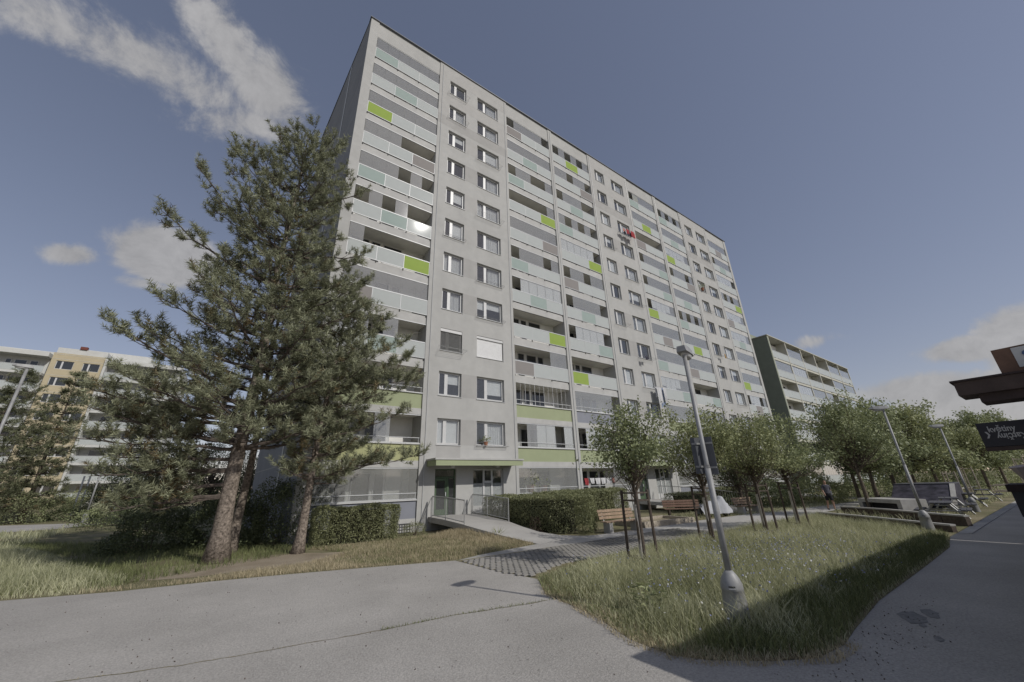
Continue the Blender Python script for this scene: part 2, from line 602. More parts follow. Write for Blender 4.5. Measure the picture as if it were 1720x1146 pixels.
# ------------------------------------------------------------------ the setting: ground, road, paths
def sheet(name, poly, z, matname, parent=None):
    me = bpy.data.meshes.new(name)
    me.from_pydata([(x, y, z) for x, y in poly], [], [tuple(range(len(poly)))])
    bm = bmesh.new()
    bm.from_mesh(me)
    bmesh.ops.triangulate(bm, faces=bm.faces[:])
    bmesh.ops.recalc_face_normals(bm, faces=bm.faces[:])
    for f in bm.faces:
        if f.normal.z < 0:
            f.normal_flip()
    bm.to_mesh(me)
    bm.free()
    me.materials.append(M[matname])
    o = link(name, me, parent)
    if parent is None:
        o['kind'] = 'structure'
    return o
sheet('ground', [(-900, -900), (900, -900), (900, 900), (-900, 900)], 0, 'lawn')
BED = [(3.95, -12.08), (3.70, -12.30), (3.12, -13.23), (2.98, -14.17), (2.78, -15.04), (2.50, -15.80), (2.48, -16.45), (2.70, -16.82), (3.23, -17.3),
       (3.72, -17.6), (4.42, -17.66), (5.12, -17.58), (7.06, -17.42), (11.26, -17.36), (14.75, -17.28), (17.4, -16.95), (18.6, -16.75),
       (19.4, -15.6), (20.6, -13.6), (24.5, -11.6), (25.5, -10.9), (19, -11.0), (14.5, -11.05), (10, -11.15), (7.2, -11.35), (5.2, -11.8)]
road = [(-70, 16), (-40, 6.2), (-20, -.9), (-9.5, -4.2), (-6.12, -5.43), (-4.07, -6.25), (-2.4, -6.55), (-.74, -7.02), (1.54, -7.82), (3.51, -8.57), (3.66, -11.0), (3.80, -12.1)]
road += [(x, y) for x, y in BED[1:16]]+[(22.7, -17.02), (40, -16.98), (140, -17.0), (140, -60), (-70, -60)]
sheet('road', road, .006, 'asphalt')
sheet('side_road', [(-70, 24), (-20, 24.5), (-12.2, 26.5), (-11.0, 30.0), (-12.5, 34.0), (-20, 40), (-70, 46)], .008, 'asphalt')
sheet('path', [(3.55, -8.62), (4.71, -8.83-.05), (14.2, -8.90), (14.2, -10.95), (19, -10.95), (25.5, -10.8), (40, -10.6), (90, -10.4), (90, -9.0), (34, -9.0), (24, -8.0), (14.5, -7.7), (10.4, -7.75),
               (9.9, -7.55), (7.2, -7.85), (5.6, -8.10), (4.6, -8.26)], .010, 'path_concrete')
sheet('flower_bed_ground', BED, .012, 'bed_soil')
# worn soil round the pines
def blob(cx, cy, rx, ry, n=22, seed=1, rot=0):
    r = random.Random(seed)
    out = []
    for i in range(n):
        a = 2*pi*i/n
        k = r.uniform(.8, 1.15)
        x, y = rx*k*cos(a), ry*k*sin(a)
        out.append((cx+x*cos(rot)-y*sin(rot), cy+x*sin(rot)+y*cos(rot)))
    return out
sheet('bare_soil', blob(-1.1, -4.3, 3.6, 1.5, 26, 4, -.2), .004, 'soil')

# ramp up to the entrance
def strip(name, L, R, matname, skirt=0.0, thick=None):
    b = MB()
    n = len(L)
    vs_ = list(L)+list(R)
    fs = [(i, n+i, n+i+1, i+1) for i in range(n-1)]
    b.add(vs_, fs)
    if thick:
        lo = [(x, y, max(z-thick, -.02)) for x, y, z in L]
        ro = [(x, y, max(z-thick, -.02)) for x, y, z in R]
        b.add(list(L)+lo, [(i, i+1, n+i+1, n+i) for i in range(n-1)])
        b.add(list(R)+ro, [(i, n+i, n+i+1, i+1) for i in range(n-1)])
        b.add(lo+ro, [(i, i+1, n+i+1, n+i) for i in range(n-1)])
    o = b.build(name, matname)
    o['kind'] = 'structure'
    return o
strip('ramp', [(6.30, .25, .66), (6.32, -1.8, .60), (6.38, -3.6, .49), (6.6, -5.0, .33), (6.9, -6.2, .17), (7.15, -7.2, .06), (7.2, -7.95, .014)],
      [(8.80, .25, .66), (8.80, -1.8, .60), (8.75, -3.6, .48), (8.62, -5.0, .32), (8.7, -6.1, .17), (9.1, -7.0, .07), (9.95, -7.75, .014)], 'path_concrete', thick=.24)

bankL = [(4.9, -2.6, .002), (5.3, -4.2, .002), (5.7, -5.6, .002), (6.3, -6.9, .002), (7.0, -7.85, .002)]
bankR = [(6.42, -3.2, .30), (6.52, -4.4, .27), (6.80, -5.6, .19), (7.03, -6.6, .10), (7.22, -7.7, .022)]
strip('lawn_bank', bankL, bankR, 'lawn')
def bank_z(P):
    ys = [-q[1] for q in bankL]
    yr = [-q[1] for q in bankR]
    xl = np.interp(-P[:, 1], ys, [q[0] for q in bankL])
    xr = np.interp(-P[:, 1], yr, [q[0] for q in bankR])
    zr = np.interp(-P[:, 1], yr, [q[2] for q in bankR])
    return np.clip((P[:, 0]-xl)/(xr-xl+1e-6), 0, 1)*zr-.01
# grid pavers in front of the benches: pieces with recessed joints
paver_bed = sheet('paver_bed', [(3.50, -8.66), (14.3, -8.92), (14.3, -11.1), (7.2, -11.4), (5.2, -11.85), (3.95, -12.05), (3.62, -11.0)], .011, 'bed_soil')
tag(paver_bed, kind='structure')
def pavers():
    cell = .186
    pv = MB().box(-.074, .074, -.055, .055, 0, .034).mesh('paver', 'paver_stone', bevel=.006)
    pts = []
    for i in range(0, 58):
        for j in range(0, 24):
            x = 3.62+i*cell+(0.093 if j % 2 else 0)
            y = -8.98-j*.148
            lim = -11.3-(max(0, 5.3-x)*.38)
            if y < lim or x < 3.58+max(0, (-y-11)*.2) or x > 14.2:
                continue
            pts.append((x+random.uniform(-.006, .006), y+random.uniform(-.006, .006), .006+random.uniform(-.004, .006)))
    pts.sort(key=lambda q: hypot(q[0]-CAM[0], q[1]-CAM[1]))
    for q in pts[:300]:
        link('paver', pv, paver_bed, q, random.uniform(-.05, .05))
    far = MB()
    for x, y, z in pts[300:]:
        far.box(x-.074, x+.074, y-.055, y+.055, z, z+.034)
    tag(far.build('paver_field', 'paver_stone', paver_bed), kind='stuff')
pavers()

# ------------------------------------------------------------------ the twelve storey block
FH = 2.8
def fz(k):
    return .6+FH*k
def bil(n=12):
    return range(n)
BAYS = [(.60, 5.66), (12.22, 17.26), (17.72, 22.80), (29.32, 34.26), (34.89, 39.85), (46.52, 51.57)]
WALLS = [(5.66, 12.22, (6.60, 8.10), (9.18, 11.26)), (22.80, 29.32, (23.73, 25.18), (26.36, 28.37)), (39.85, 46.52, (40.85, 42.51), (43.55, 45.75))]
XEND = 52.09
ROOF = 35.33
SOFF = 1.35                         # depth of a loggia
SK = .079                           # the gable runs slightly askew
def skx(y):
    return -SK*y
house = empty('apartment_building', (0, 0, 0), 'tall twelve storey pale apartment block with glazed balconies and green panels', 'building')

def holed_wall(name, matname, x0, x1, z0, z1, holes, y=0.0, thick=.32, parent=house):
    xs = sorted({x0, x1, *[h[0] for h in holes], *[h[1] for h in holes]})
    zs = sorted({z0, z1, *[h[2] for h in holes], *[h[3] for h in holes]})
    b = MB()
    for i in range(len(xs)-1):
        for j in range(len(zs)-1):
            cx, cz = (xs[i]+xs[i+1])/2, (zs[j]+zs[j+1])/2
            if any(h[0] < cx < h[1] and h[2] < cz < h[3] for h in holes):
                continue
            b.quad((xs[i], y, zs[j]), (xs[i+1], y, zs[j]), (xs[i+1], y, zs[j+1]), (xs[i], y, zs[j+1]))
            b.quad((xs[i], y+thick, zs[j]), (xs[i], y+thick, zs[j+1]), (xs[i+1], y+thick, zs[j+1]), (xs[i+1], y+thick, zs[j]))
    for a, c, d, e in holes:
        b.quad((a, y, d), (a, y, e), (a, y+thick, e), (a, y+thick, d))
        b.quad((c, y, d), (c, y+thick, d), (c, y+thick, e), (c, y, e))
        b.quad((a, y, d), (a, y+thick, d), (c, y+thick, d), (c, y, d))
        b.quad((a, y, e), (c, y, e), (c, y+thick, e), (a, y+thick, e))
    for x in (x0, x1):
        b.quad((x, y, z0), (x, y+thick, z0), (x, y+thick, z1), (x, y, z1))
    b.quad((x0, y, z1), (x1, y, z1), (x1, y+thick, z1), (x0, y+thick, z1))
    return b.build(name, matname, parent)

# walls of the stairwell strips
for wi, (x0, x1, ca, cb) in enumerate(WALLS):
    holes = []
    for k in range(1, 12):
        for c in (ca, cb):
            holes.append((c[0], c[1], fz(k)+.90, fz(k)+2.37))
    dx = ca[0]-6.60
    holes.append((6.60+dx, 7.88+dx, fz(0)+.06, fz(0)+2.40))
    holes.append((8.96+dx, 11.05+dx, fz(0)+.06, fz(0)+2.40))
    holed_wall('wall', 'facade', x0, x1, -.1, ROOF, holes)
    for x in (x0, x1-.2):
        MB().box(x, x+.2, .32, SOFF+.3, -.1, ROOF-.02).build('wall', 'facade', house)
# piers beside and between the balcony strips
for x0, x1 in ((0, .60), (17.26, 17.72), (34.26, 34.89), (51.57, XEND)):
    MB().box(x0, x1, 0, SOFF+.3, -.1, ROOF).build('pier', 'facade', house)
for x in (17.49, 34.575, 12.0, 29.0, 46.2, 5.93, 23.05, 40.1):     # downpipes and lightning rods in the panel joints
    MB().tube([(x, -.03, .3), (x, -.03, ROOF-.2)], .018, 5).build('lightning_rod', 'alu', house)
# lintels above the top loggias, gables, back, roof
for a, c in BAYS:
    MB().box(a, c, .06, SOFF, fz(11)+2.39, ROOF-.01).build('lintel', 'facade', house)
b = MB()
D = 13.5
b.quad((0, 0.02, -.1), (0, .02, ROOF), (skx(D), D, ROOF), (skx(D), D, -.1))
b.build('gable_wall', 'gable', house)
for i in range(1, 12):             # joints of the gable's wall panels
    z = fz(i)
    MB().add([(-.006, .1, z), (-.006, .1, z+.05), (skx(D)-.006, D, z+.05), (skx(D)-.006, D, z)], [(0, 1, 2, 3)]).build('panel_joint', 'facade_grey', house)
MB().add([(-.012, 4.3, 0), (-.012, 4.3, ROOF), (-.012+skx(4.5)-skx(4.3), 4.5, ROOF), (-.012+skx(4.5)-skx(4.3), 4.5, 0)], [(0, 1, 2, 3)])
MB().add([(skx(4.3)-.02, 4.3, 0), (skx(4.3)-.02, 4.3, ROOF), (skx(4.6)-.02, 4.6, ROOF), (skx(4.6)-.02, 4.6, 0)], [(0, 1, 2, 3)]).build('lightning_strip', 'alu', house)
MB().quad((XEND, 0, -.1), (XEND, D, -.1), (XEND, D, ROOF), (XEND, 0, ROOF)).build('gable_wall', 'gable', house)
MB().quad((skx(D), D, -.1), (skx(D), D, ROOF), (XEND, D, ROOF), (XEND, D, -.1)).build('back_wall', 'facade', house)
MB().quad((0, .1, ROOF-.06), (XEND, .1, ROOF-.06), (XEND, D, ROOF-.06), (skx(D), D, ROOF-.06)).build('roof', 'concrete_dark', house)
MB().box(-.08, XEND+.06, -.09, .42, ROOF, ROOF+.07).build('roof_edge', 'cap_metal', house)
MB().add([(-.07, .42, ROOF), (.35, .42, ROOF), (skx(D)+.35, D, ROOF), (skx(D)-.07, D, ROOF), (-.07, .42, ROOF+.07), (.35, .42, ROOF+.07), (skx(D)+.35, D, ROOF+.07), (skx(D)-.07, D, ROOF+.07)],
         [(0, 3, 2, 1), (4, 5, 6, 7), (0, 1, 5, 4), (1, 2, 6, 5), (2, 3, 7, 6), (3, 0, 4, 7)]).build('roof_edge', 'cap_metal', house)
# rooms behind the windows
b = MB()
for x0, x1, ca, cb in WALLS:
    for k in range(0, 13):
        b.box(x0+.2, x1-.2, .33, 5, fz(k)-.2, fz(k))
    b.box(x0+.2, x1-.2, 5, 5.1, 0, ROOF-.3)
    xm = (ca[1]+cb[0])/2
    b.box(xm-.06, xm+.06, .33, 5, 0, ROOF-.3)
b.build('rooms', 'interior', house)

# painted fields between the windows
for wi, (x0, x1, ca, cb) in enumerate(WALLS):
    top = [(x0+.02, x1-.02, fz(10)+2.55, ROOF-.55, 'facade_grey')]
    def field(a, c, d, e, m_):
        MB().quad((a, -.003, d), (c, -.003, d), (c, -.003, e), (a, -.003, e)).build('painted_field', m_, house)
    field(x0, x1, fz(11)+2.42, ROOF-.01, 'facade_mid')
    field(x0, ca[0], fz(10)+.86, fz(11)+2.42, 'facade_mid')
    field(ca[0], x1, fz(10)+2.42, fz(11)+.86, 'facade_mid')
    field(x0, x1, fz(10)-.1, fz(10)+.86, 'facade_grey')
    field(cb[1], x1, fz(10)+.86, fz(10)+2.42, 'facade_mid')
    for k, m_ in ((9, 'facade_mid'), (8, 'facade_grey'), (7, 'facade_mid'), (6, 'facade_mid'), (5, 'facade_grey'), (4, 'facade_grey'), (2, 'facade_grey'), (1, 'facade_grey')):
        field(ca[1], cb[0], fz(k)+.90, fz(k)+2.37, m_)
    field(ca[0], ca[1], fz(1)+.10, fz(1)+.82, 'facade_grey')

# windows of the stairwell strips
def window(x0, x1, z0, z1, kind, y=.17, parent=house, tilt=False, rack=None, split=.36):
    w, h = x1-x0, z1-z0
    key = ('win', round(w, 3), round(h, 3), split)
    me = _boxcache.get(key)
    t = .06
    xm = w*split
    if me is None:
        b = MB()
        b.box(0, w, 0, .07, 0, t).box(0, w, 0, .07, h-t, h).box(0, t, 0, .07, t, h-t).box(w-t, w, 0, .07, t, h-t).box(xm-.06, xm+.06, -.01, .07, t, h-t)
        for a, c in ((t, xm-.06), (xm+.06, w-t)):                    # sashes
            b.box(a, c, -.012, .05, t, t+.05).box(a, c, -.012, .05, h-t-.05, h-t).box(a, a+.045, -.012, .05, t+.05, h-t-.05).box(c-.045, c, -.012, .05, t+.05, h-t-.05)
        me = b.mesh('window', 'pvc')
        _boxcache[key] = me
    wn = link('window', me, parent, (x0, y, z0))
    o = (x0, y, z0)
    for a, c in ((t+.045, xm-.105), (xm+.105, w-t-.045)):
        box('pane', 'glass', wn, a, c, .018, .026, t+.05, h-t-.05)
    box('sill', 'alu', wn, -.03, w+.03, -.215, 0, -.035, -.012)
    if kind == 'curtain':
        c0 = random.choice((0.0, .3, .5))
        b = MB()
        n = 26
        xs = [t+(w-2*t)*(c0+(1-c0)*i/n) for i in range(n+1)]
        vs_ = []
        for i, x in enumerate(xs):
            yy = .14+.018*sin(i*2.1)+.01*random.uniform(-1, 1)
            vs_ += [(x, yy, .05), (x, yy, h-.03)]
        b.add(vs_, [(2*i, 2*i+2, 2*i+3, 2*i+1) for i in range(n)])
        b.build('curtain', 'curtain', wn)
    elif kind == 'blind':
        d = random.uniform(.15, .75)
        box('roller_blind', 'blind', wn, xm, w-t, .10, .11, t+(h-2*t)*d, h-t)
        if random.random() < .5:
            box('roller_blind', 'blind', wn, t, xm, .10, .11, t+(h-2*t)*min(1, d*.8), h-t)
    elif kind == 'full':
        box('roller_blind', 'blind', wn, t, w-t, .10, .11, t, h-t)
    if rack:
        b = MB()
        p = rack
        z = -.02
        x_a, x_b = -.08, w+.08
        b.tube([(x_a, -.19, z), (x_a, -.19-p, z+.1*p), (x_b, -.19-p, z+.1*p), (x_b, -.19, z)], .009, 4)
        for i in range(1, 4):
            b.tube([(x_a, -.19-p*i/4, z+.1*p*i/4), (x_b, -.19-p*i/4, z+.1*p*i/4)], .006, 4)
        b.tube([(x_a, -.17, z+.30), (x_a, -.19-p, z+.1*p)], .006, 4)
        b.tube([(x_b, -.17, z+.30), (x_b, -.19-p, z+.1*p)], .006, 4)
        b.build('drying_rack', 'steel', wn)
    return wn
RACKS = {(0, 0, 11): .5, (0, 0, 10): .42, (0, 0, 6): .25, (0, 0, 3): .55, (0, 1, 9): .45, (0, 1, 7): .5, (0, 1, 5): .3, (0, 1, 4): .3, (0, 1, 1): .25,
         (1, 0, 8): .3, (1, 0, 5): .5, (1, 1, 9): .6, (1, 1, 7): .4, (1, 1, 6): .4, (1, 1, 4): .5, (1, 1, 3): .6, (2, 1, 10): .3, (2, 1, 9): .3, (2, 0, 5): .5, (2, 1, 3): .4, (2, 0, 7): .4, (2, 1, 2): .4}
KINDS = {(0, 0, 3): 'shutter', (0, 1, 3): 'shutterw', (0, 0, 1): 'full', (0, 0, 2): 'blind', (0, 1, 2): 'blind', (0, 1, 1): 'curtain', (0, 0, 5): 'curtain', (0, 1, 5): 'curtain', (1, 0, 7): 'full', (1, 0, 9): 'full'}
for wi, (x0, x1, ca, cb) in enumerate(WALLS):
    for ci, c in enumerate((ca, cb)):
        for k in range(1, 12):
            kd = KINDS.get((wi, ci, k), random.choice(('curtain', 'curtain', 'curtain', 'blind', 'none', 'blind', 'full')))
            w = window(c[0], c[1], fz(k)+.90, fz(k)+2.37, kd if not kd.startswith('sh') else 'none', rack=RACKS.get((wi, ci, k)))
            if kd.startswith('sh'):              # outside venetian or roller shutter
                b = MB()
                W_, H_ = c[1]-c[0], 1.47
                if kd == 'shutter':
                    b.box(0.02, W_-.02, -.13, -.03, H_-.18, H_-.01)
                    box('shutter_box', 'pvc', w, 0, W_, -.14, -.02, H_-.20, H_-.01)
                    b = MB()
                    for s in range(22):
                        z = .04+s*.056
                        b.add([(.04, -.09, z), (W_-.04, -.09, z), (W_-.04, -.05, z+.04), (.04, -.05, z+.04)], [(0, 1, 2, 3)])
                    b.build('venetian_blind', 'blind_dark', w)
                else:
                    box('shutter_box', 'pvc', w, 0, W_, -.14, -.02, H_-.18, H_-.01)
                    b = MB()
                    for s in range(16):
                        z = .02+s*.079
                        b.box(.03, W_-.03, -.07, -.05, z, z+.072)
                    b.build('roller_shutter', 'blind', w)

# ---- balconies
PAN = {1: ('TWW', 'DWW', 'WGW', 'TWW', 'TWW', 'WDW'), 2: ('WTW', 'WTW', 'WWD', 'WGW', 'WTW', 'WTW'), 3: ('GWW', 'TWW', 'WTW', 'DWW', 'GWW', 'WWW'),
       4: ('WWD', 'WWG', 'TWW', 'WWT', 'WWD', 'WWG'), 5: ('TWW', 'WWD', 'WWG', 'WWT', 'WTW', 'DWW'), 6: ('WTW', 'TWW', 'DWW', 'GWW', 'TWW', 'WTW'),
       7: ('WWG', 'WTW', 'WTW', 'WDW', 'WGW', 'WWW'), 8: ('DWW', 'WWG', 'WWT', 'TWW', 'DWW', 'GWW'), 9: ('WTW', 'DWW', 'GWW', 'WWT', 'WWT', 'WDW')}
GLZ = {1: ('gggggg', 'oggggo', 'ogogog', 'oygggg', 'ogogog', 'gggggg'), 2: ('gggggg', 'gggggg', 'ggoggo', 'gggggg', 'gggggg', 'oggggg'),
       3: ('gggggg', 'oggoog', 'ogggoo', 'oooooo', 'wwwwwg', 'wwwwwo'), 4: ('gggooo', 'ooooog', 'gogogo', 'oggggg', 'ogggog', 'gogogg'),
       5: ('gggogo', 'gggggg', 'wwwwwo', 'oggggg', 'gggggg', 'wwwwwg'), 6: ('ogogoo', 'ogggog', 'oggogg', 'owwwwg', 'ogogog', 'wwwwwg'),
       7: ('gooooo', 'owwwww', 'oggggo', 'gggggg', 'gggggg', 'gggggg'), 8: ('gggggg', 'oooooo', 'owwwwo', 'gggggg', 'gggggg', 'gggggg'),
       9: ('ggogoo', 'oooogg', 'oooooo', 'wwwwgg', 'oooooo', 'owwwog'), 10: ('oooooo', 'bbbbbb', 'gggggo', 'gggggg', 'gggogg', 'gggggg'),
       11: ('ooogoo', 'ogwwow', 'owwwoo', 'gggggg', 'gggogg', 'gggggg'), 12: ('gggggg', 'gggggg', 'oooogg', 'gggggg', 'gggggg', 'gggggg')}
LOW = {10: ('paint_green', 'paint_green', 'paint_bluegrey', 'paint_green', 'paint_bluegrey', 'paint_green'),
       11: ('paint_lime', 'paint_green', 'paint_green', 'paint_bluegrey', 'paint_green', 'paint_green'),
       12: ('paint_bluegrey', 'band', 'band', 'paint_bluegrey', 'paint_bluegrey', 'band')}
PMAT = {'W': 'panel_white', 'T': 'panel_teal', 'G': 'panel_green', 'D': 'panel_taupe'}
for bi, (a, c) in enumerate(BAYS):
    w = c-a
    # rear wall of the loggias
    MB().quad((a-.1, SOFF, -.1), (c+.1, SOFF, -.1), (c+.1, SOFF, ROOF-.1), (a-.1, SOFF, ROOF-.1)).build('loggia_wall', 'loggia_wall', house)
    for row in range(1, 13):
        k = 12-row
        z = fz(k)
        low = row >= 10
        bal = MB()
        if low:
            bal.box(0, w, .07, SOFF, -.31, .0)
            bal.box(0, w, .07, .22, .0, .03)
        else:
            bal.box(0, w, .09, SOFF, -.41, -.03)
            bal.box(0, w, .09, .20, -.03, .12)
        bo = bal.build('balcony', 'band', house, (a, 0, z))
        if k < 11 or True:
            MB().quad((0.0, .2, -.415 if not low else -.315), (0.0, SOFF, -.415 if not low else -.315), (w, SOFF, -.415 if not low else -.315), (w, .2, -.415 if not low else -.315)).build('ceiling', 'soffit', bo)
        if low:
            mm = LOW[row][bi]
            box('parapet', mm, bo, 0.01, w-.01, .09, .21, .03, .87)
            if row == 12:
                box('plinth', 'band', bo, 0.01, w-.01, .05, .21, -.72, -.32)
            box('parapet_sill', 'pvc', bo, 0.0, w, .02, .26, .87, .93)
            for zz in (1.22,):
                MB().tube([(.03, .10, zz), (w-.03, .10, zz)], .022, 6).build('rail', 'alu', bo)
            for i in range(4):
                x = .08+(w-.16)*i/3
                MB().tube([(x, .10, .92), (x, .10, 1.22)], .014, 5).build('rail_post', 'alu', bo)
            ztop, zb = 2.48, .94
        else:
            pw = (w-.04)/3
            for i, ch in enumerate(PAN[row][bi]):
                x0 = .02+i*pw
                box('panel', PMAT[ch], bo, x0+.022, x0+pw-.022, .035, .050, .22, 1.12)
            # frame: top rail, bottom rail, posts
            fr = MB()
            fr.box(.0, w, .025, .085, 1.125, 1.185).box(.0, w, .03, .075, .175, .215)
            for i in range(4):
                x0 = .02+i*pw
                fr.box(x0-.018, x0+.018, .03, .07, .215, 1.125)
            fr.build('railing_frame', 'alu', bo)
            for i in range(4):
                x0 = .05+(w-.1)*i/3
                box('bracket', 'dark_gap', bo, x0-.03, x0+.03, .06, .10, .05, .18)
            ztop, zb = 2.385, 1.19
        # glazing tracks
        code = GLZ[row][bi]
        n = 6
        gw = (w-.06)/n
        if any(ch in 'gwy' for ch in code):
            fr = MB()
            fr.box(.0, w, .08, .13, ztop-.05, ztop)
            fr.box(.0, w, .08, .13, zb, zb+.03)
            fr.build('glazing_track', 'alu', bo)
        i = 0
        while i < n:
            ch = code[i]
            j = i+1
            if bi >= 3:
                while j < n and code[j] == ch:
                    j += 1
            x0, x1 = .03+i*gw, .03+j*gw
            if ch in 'gwy':
                box('glass_pane' if bi < 3 else 'glazing', 'loggia_glass', bo, x0+.004, x1-.004, .10, .108, zb+.03, ztop-.05)
            if ch == 'w':
                # pleated sun blinds hung behind the panes
                nn = j-i
                for q in range(nn):
                    xa = x0+q*gw
                    box('sun_blind', 'blind', bo, xa+.02, xa+gw-.02, .125, .135, zb+(.05 if (q+row) % 3 else .25), ztop-.06)
            if ch == 'y':
                box('hung_cloth', 'fabric_yellow', bo, x0+.1, x1+.3, .15, .16, zb+.05, ztop-.1)
            if ch == 'b':
                MB().tube([(x0, .10, .94), (x0, .10, 2.45)], .016, 5).build('bar', 'pvc', bo)
                MB().tube([(x0+gw/2, .10, .94), (x0+gw/2, .10, 2.45)], .010, 5).build('bar', 'pvc', bo)
            i = j
        # window and door in the rear wall of the loggia
        lay = [(.35, 1.5, .9), (1.6, 2.2, .05), (2.35, 3.6, .9)] if (bi+row) % 2 else [(1.2, 1.85, .05), (2.0, 3.0, .9), (3.1, 3.7, .9)]
        for (p, q, r) in lay:
            b = MB()
            y = SOFF
            b.box(p, q, y-.05, y-.005, r, r+.06).box(p, q, y-.05, y-.005, 2.24, 2.30).box(p, p+.06, y-.05, y-.005, r+.06, 2.24).box(q-.06, q, y-.05, y-.005, r+.06, 2.24)
            fr = b.build('loggia_window', 'pvc', bo)
        pg = MB()
        for (p, q, r) in lay:
            pg.quad((p+.05, SOFF-.03, r+.05), (q-.05, SOFF-.03, r+.05), (q-.05, SOFF-.03, 2.25), (p+.05, SOFF-.03, 2.25))
        pg.build('loggia_window_glass', 'dark_glass', bo)
        if row in (3, 4, 5, 7, 9, 12) and bi < 3:   # folded washing line on the side wall
            MB().tube([(w-.05, .5, 2.0), (w-.55, .55, 1.9), (w-.5, .9, 1.9), (w-.05, .95, 2.0)], .008, 4).build('airer', 'steel', bo)

# ---- entrances
for wi, (x0, x1, ca, cb) in enumerate(WALLS):
    dx = ca[0]-6.60
    z0, z1 = .66, 3.0
    # door: green frame, side light, glass
    d = MB()
    X0, X1 = 6.60+dx, 7.88+dx
    XD = X0+.62
    yb = .14
    d.box(X0, X1, yb, yb+.09, z1-.06, z1).box(X0, X0+.06, yb, yb+.09, z0, z1-.06).box(X1-.06, X1, yb, yb+.09, z0, z1-.06).box(X0+.06, X1-.06, yb, yb+.09, z1-.46, z1-.40)
    d.box(XD+.15, XD+.25, yb, yb+.09, z0, z1-.46)
    door = d.build('entrance_door', 'door_green', house)
    leaf = MB()
    leaf.box(X0+.07, X0+.17, yb+.01, yb+.06, z0+.02, z1-.48).box(XD+.05, XD+.14, yb+.01, yb+.06, z0+.02, z1-.48).box(X0+.17, XD+.05, yb+.01, yb+.06, z0+.02, z0+.30).box(X0+.17, XD+.05, yb+.01, yb+.06, z1-.60, z1-.48)
    leaf.build('door_leaf', 'door_green', door)
    box('door_pane', 'glass', door, X0+.17, XD+.05, yb+.03, yb+.04, z0+.30, z1-.60)
    box('door_pane', 'glass', door, XD+.25, X1-.06, yb+.03, yb+.04, z0+.05, z1-.46)
    box('door_pane', 'glass', door, X0+.06, X1-.06, yb+.03, yb+.04, z1-.40, z1-.06)
    box('intercom', 'door_green', door, XD+.13, XD+.27, yb-.04, yb, z0+.85, z0+1.55)
    box('handle', 'alu', door, XD+.06, XD+.10, yb-.05, yb+.0, z0+.95, z0+1.15)
    # glazed screen beside it
    S0, S1 = 8.96+dx, 11.05+dx
    s = MB()
    for a, c in ((S0, S0+.07), (S0+.72, S0+.84), (S0+1.28, S0+1.40), (S1-.07, S1)):
        s.box(a, c, .12, .19, z0+.35, z1)
    s.box(S0, S1, .121, .191, z1-.08, z1+.0).box(S0, S1, .119, .189, z0+.0, z0+.36).box(S0+.84, S0+1.28, .121, .191, z1-.78, z1-.66)
    scr = s.build('glazed_screen', 'pvc', house)
    for a, c in ((S0+.07, S0+.72), (S0+.84, S0+1.28), (S0+1.40, S1-.07)):
        box('screen_pane', 'glass', scr, a, c, .15, .16, z0+.36, z1-.08)
        box('frosted_film', 'curtain', scr, a, c, .17, .175, z0+.36, z0+1.55)
    # canopy with green fascia
    can = MB().box(6.13+dx, 11.67+dx, -1.13, .0, 3.16, 3.40).build('canopy', 'band', house)
    box('canopy_fascia', 'paint_green', can, 6.11+dx, 11.69+dx, -1.16, -1.13, 3.12, 3.40)
    box('canopy_fascia', 'paint_green', can, 6.10+dx, 6.13+dx, -1.13, -.002, 3.12, 3.40)
    box('canopy_flashing', 'band', can, 6.05+dx, 11.75+dx, -1.20, -.002, 3.41, 3.50)
    for x in (7.4, 10.3):
        MB().lathe([(.02, 3.155), (.13, 3.15), (.12, 3.08), (.06, 3.04)], 12, (x+dx, -.55)).build('ceiling_lamp', 'pvc', can)
# plinth wall below the balconies, basement grille
for a, c in BAYS:
    MB().box(a, c, .12, .25, -.1, .30).build('plinth_wall', 'band', house)
g = MB()
for i in range(11):
    g.box(4.05+i*.13, 4.07+i*.13, .02, .04, .0, .42)
for i in range(4):
    g.box(4.0, 5.4, .015, .045, .02+i*.13, .04+i*.13)
gr = g.build('basement_grille', 'concrete_dark', house)

# ------------------------------------------------------------------ vegetation builders
def leaf_mesh(name, P, size, matname, rng, flat=0.0, aspect=.55):
    """one diamond leaf at every point"""
    n = len(P)
    a = unit(rng.normal(size=(n, 3))+np.array([0, 0, -.25]))
    nrm = unit(rng.normal(size=(n, 3))+np.array([0, 0, flat]))
    b = unit(np.cross(a, nrm))
    s = size*rng.uniform(.65, 1.25, (n, 1))
    c = unit(np.cross(b, a))
    v = np.stack([P-a*s*.5, P+b*s*aspect*.5-a*s*.05+c*s*.06, P+a*s*.5, P-b*s*aspect*.5-a*s*.05+c*s*.06], 1)
    return fast_mesh(name, v, 4, matname)
def needle_mesh(name, O, A, length, matname, rng, n_per=24, nl=.13, nw=.013, spread=.95):
    """shoots: origins O, unit axes A, bottle-brush needles as slim triangles"""
    m = len(O)
    t = rng.uniform(0, 1, (m, n_per, 1))
    base = O[:, None, :]+A[:, None, :]*t*np.asarray(length).reshape(m, 1, 1)
    r = rng.normal(size=(m, n_per, 3))
    r = r-(r*A[:, None, :]).sum(-1, keepdims=True)*A[:, None, :]
    r = unit(r)
    d = unit(A[:, None, :]*rng.uniform(.35, 1.0, (m, n_per, 1))+r*spread)
    w = unit(np.cross(d, rng.normal(size=(m, n_per, 3))))
    ln = nl*rng.uniform(.7, 1.2, (m, n_per, 1))
    v = np.stack([base-w*nw*.5, base+w*nw*.5, base+d*ln], 2).reshape(-1, 3, 3)
    return fast_mesh(name, v, 3, matname)
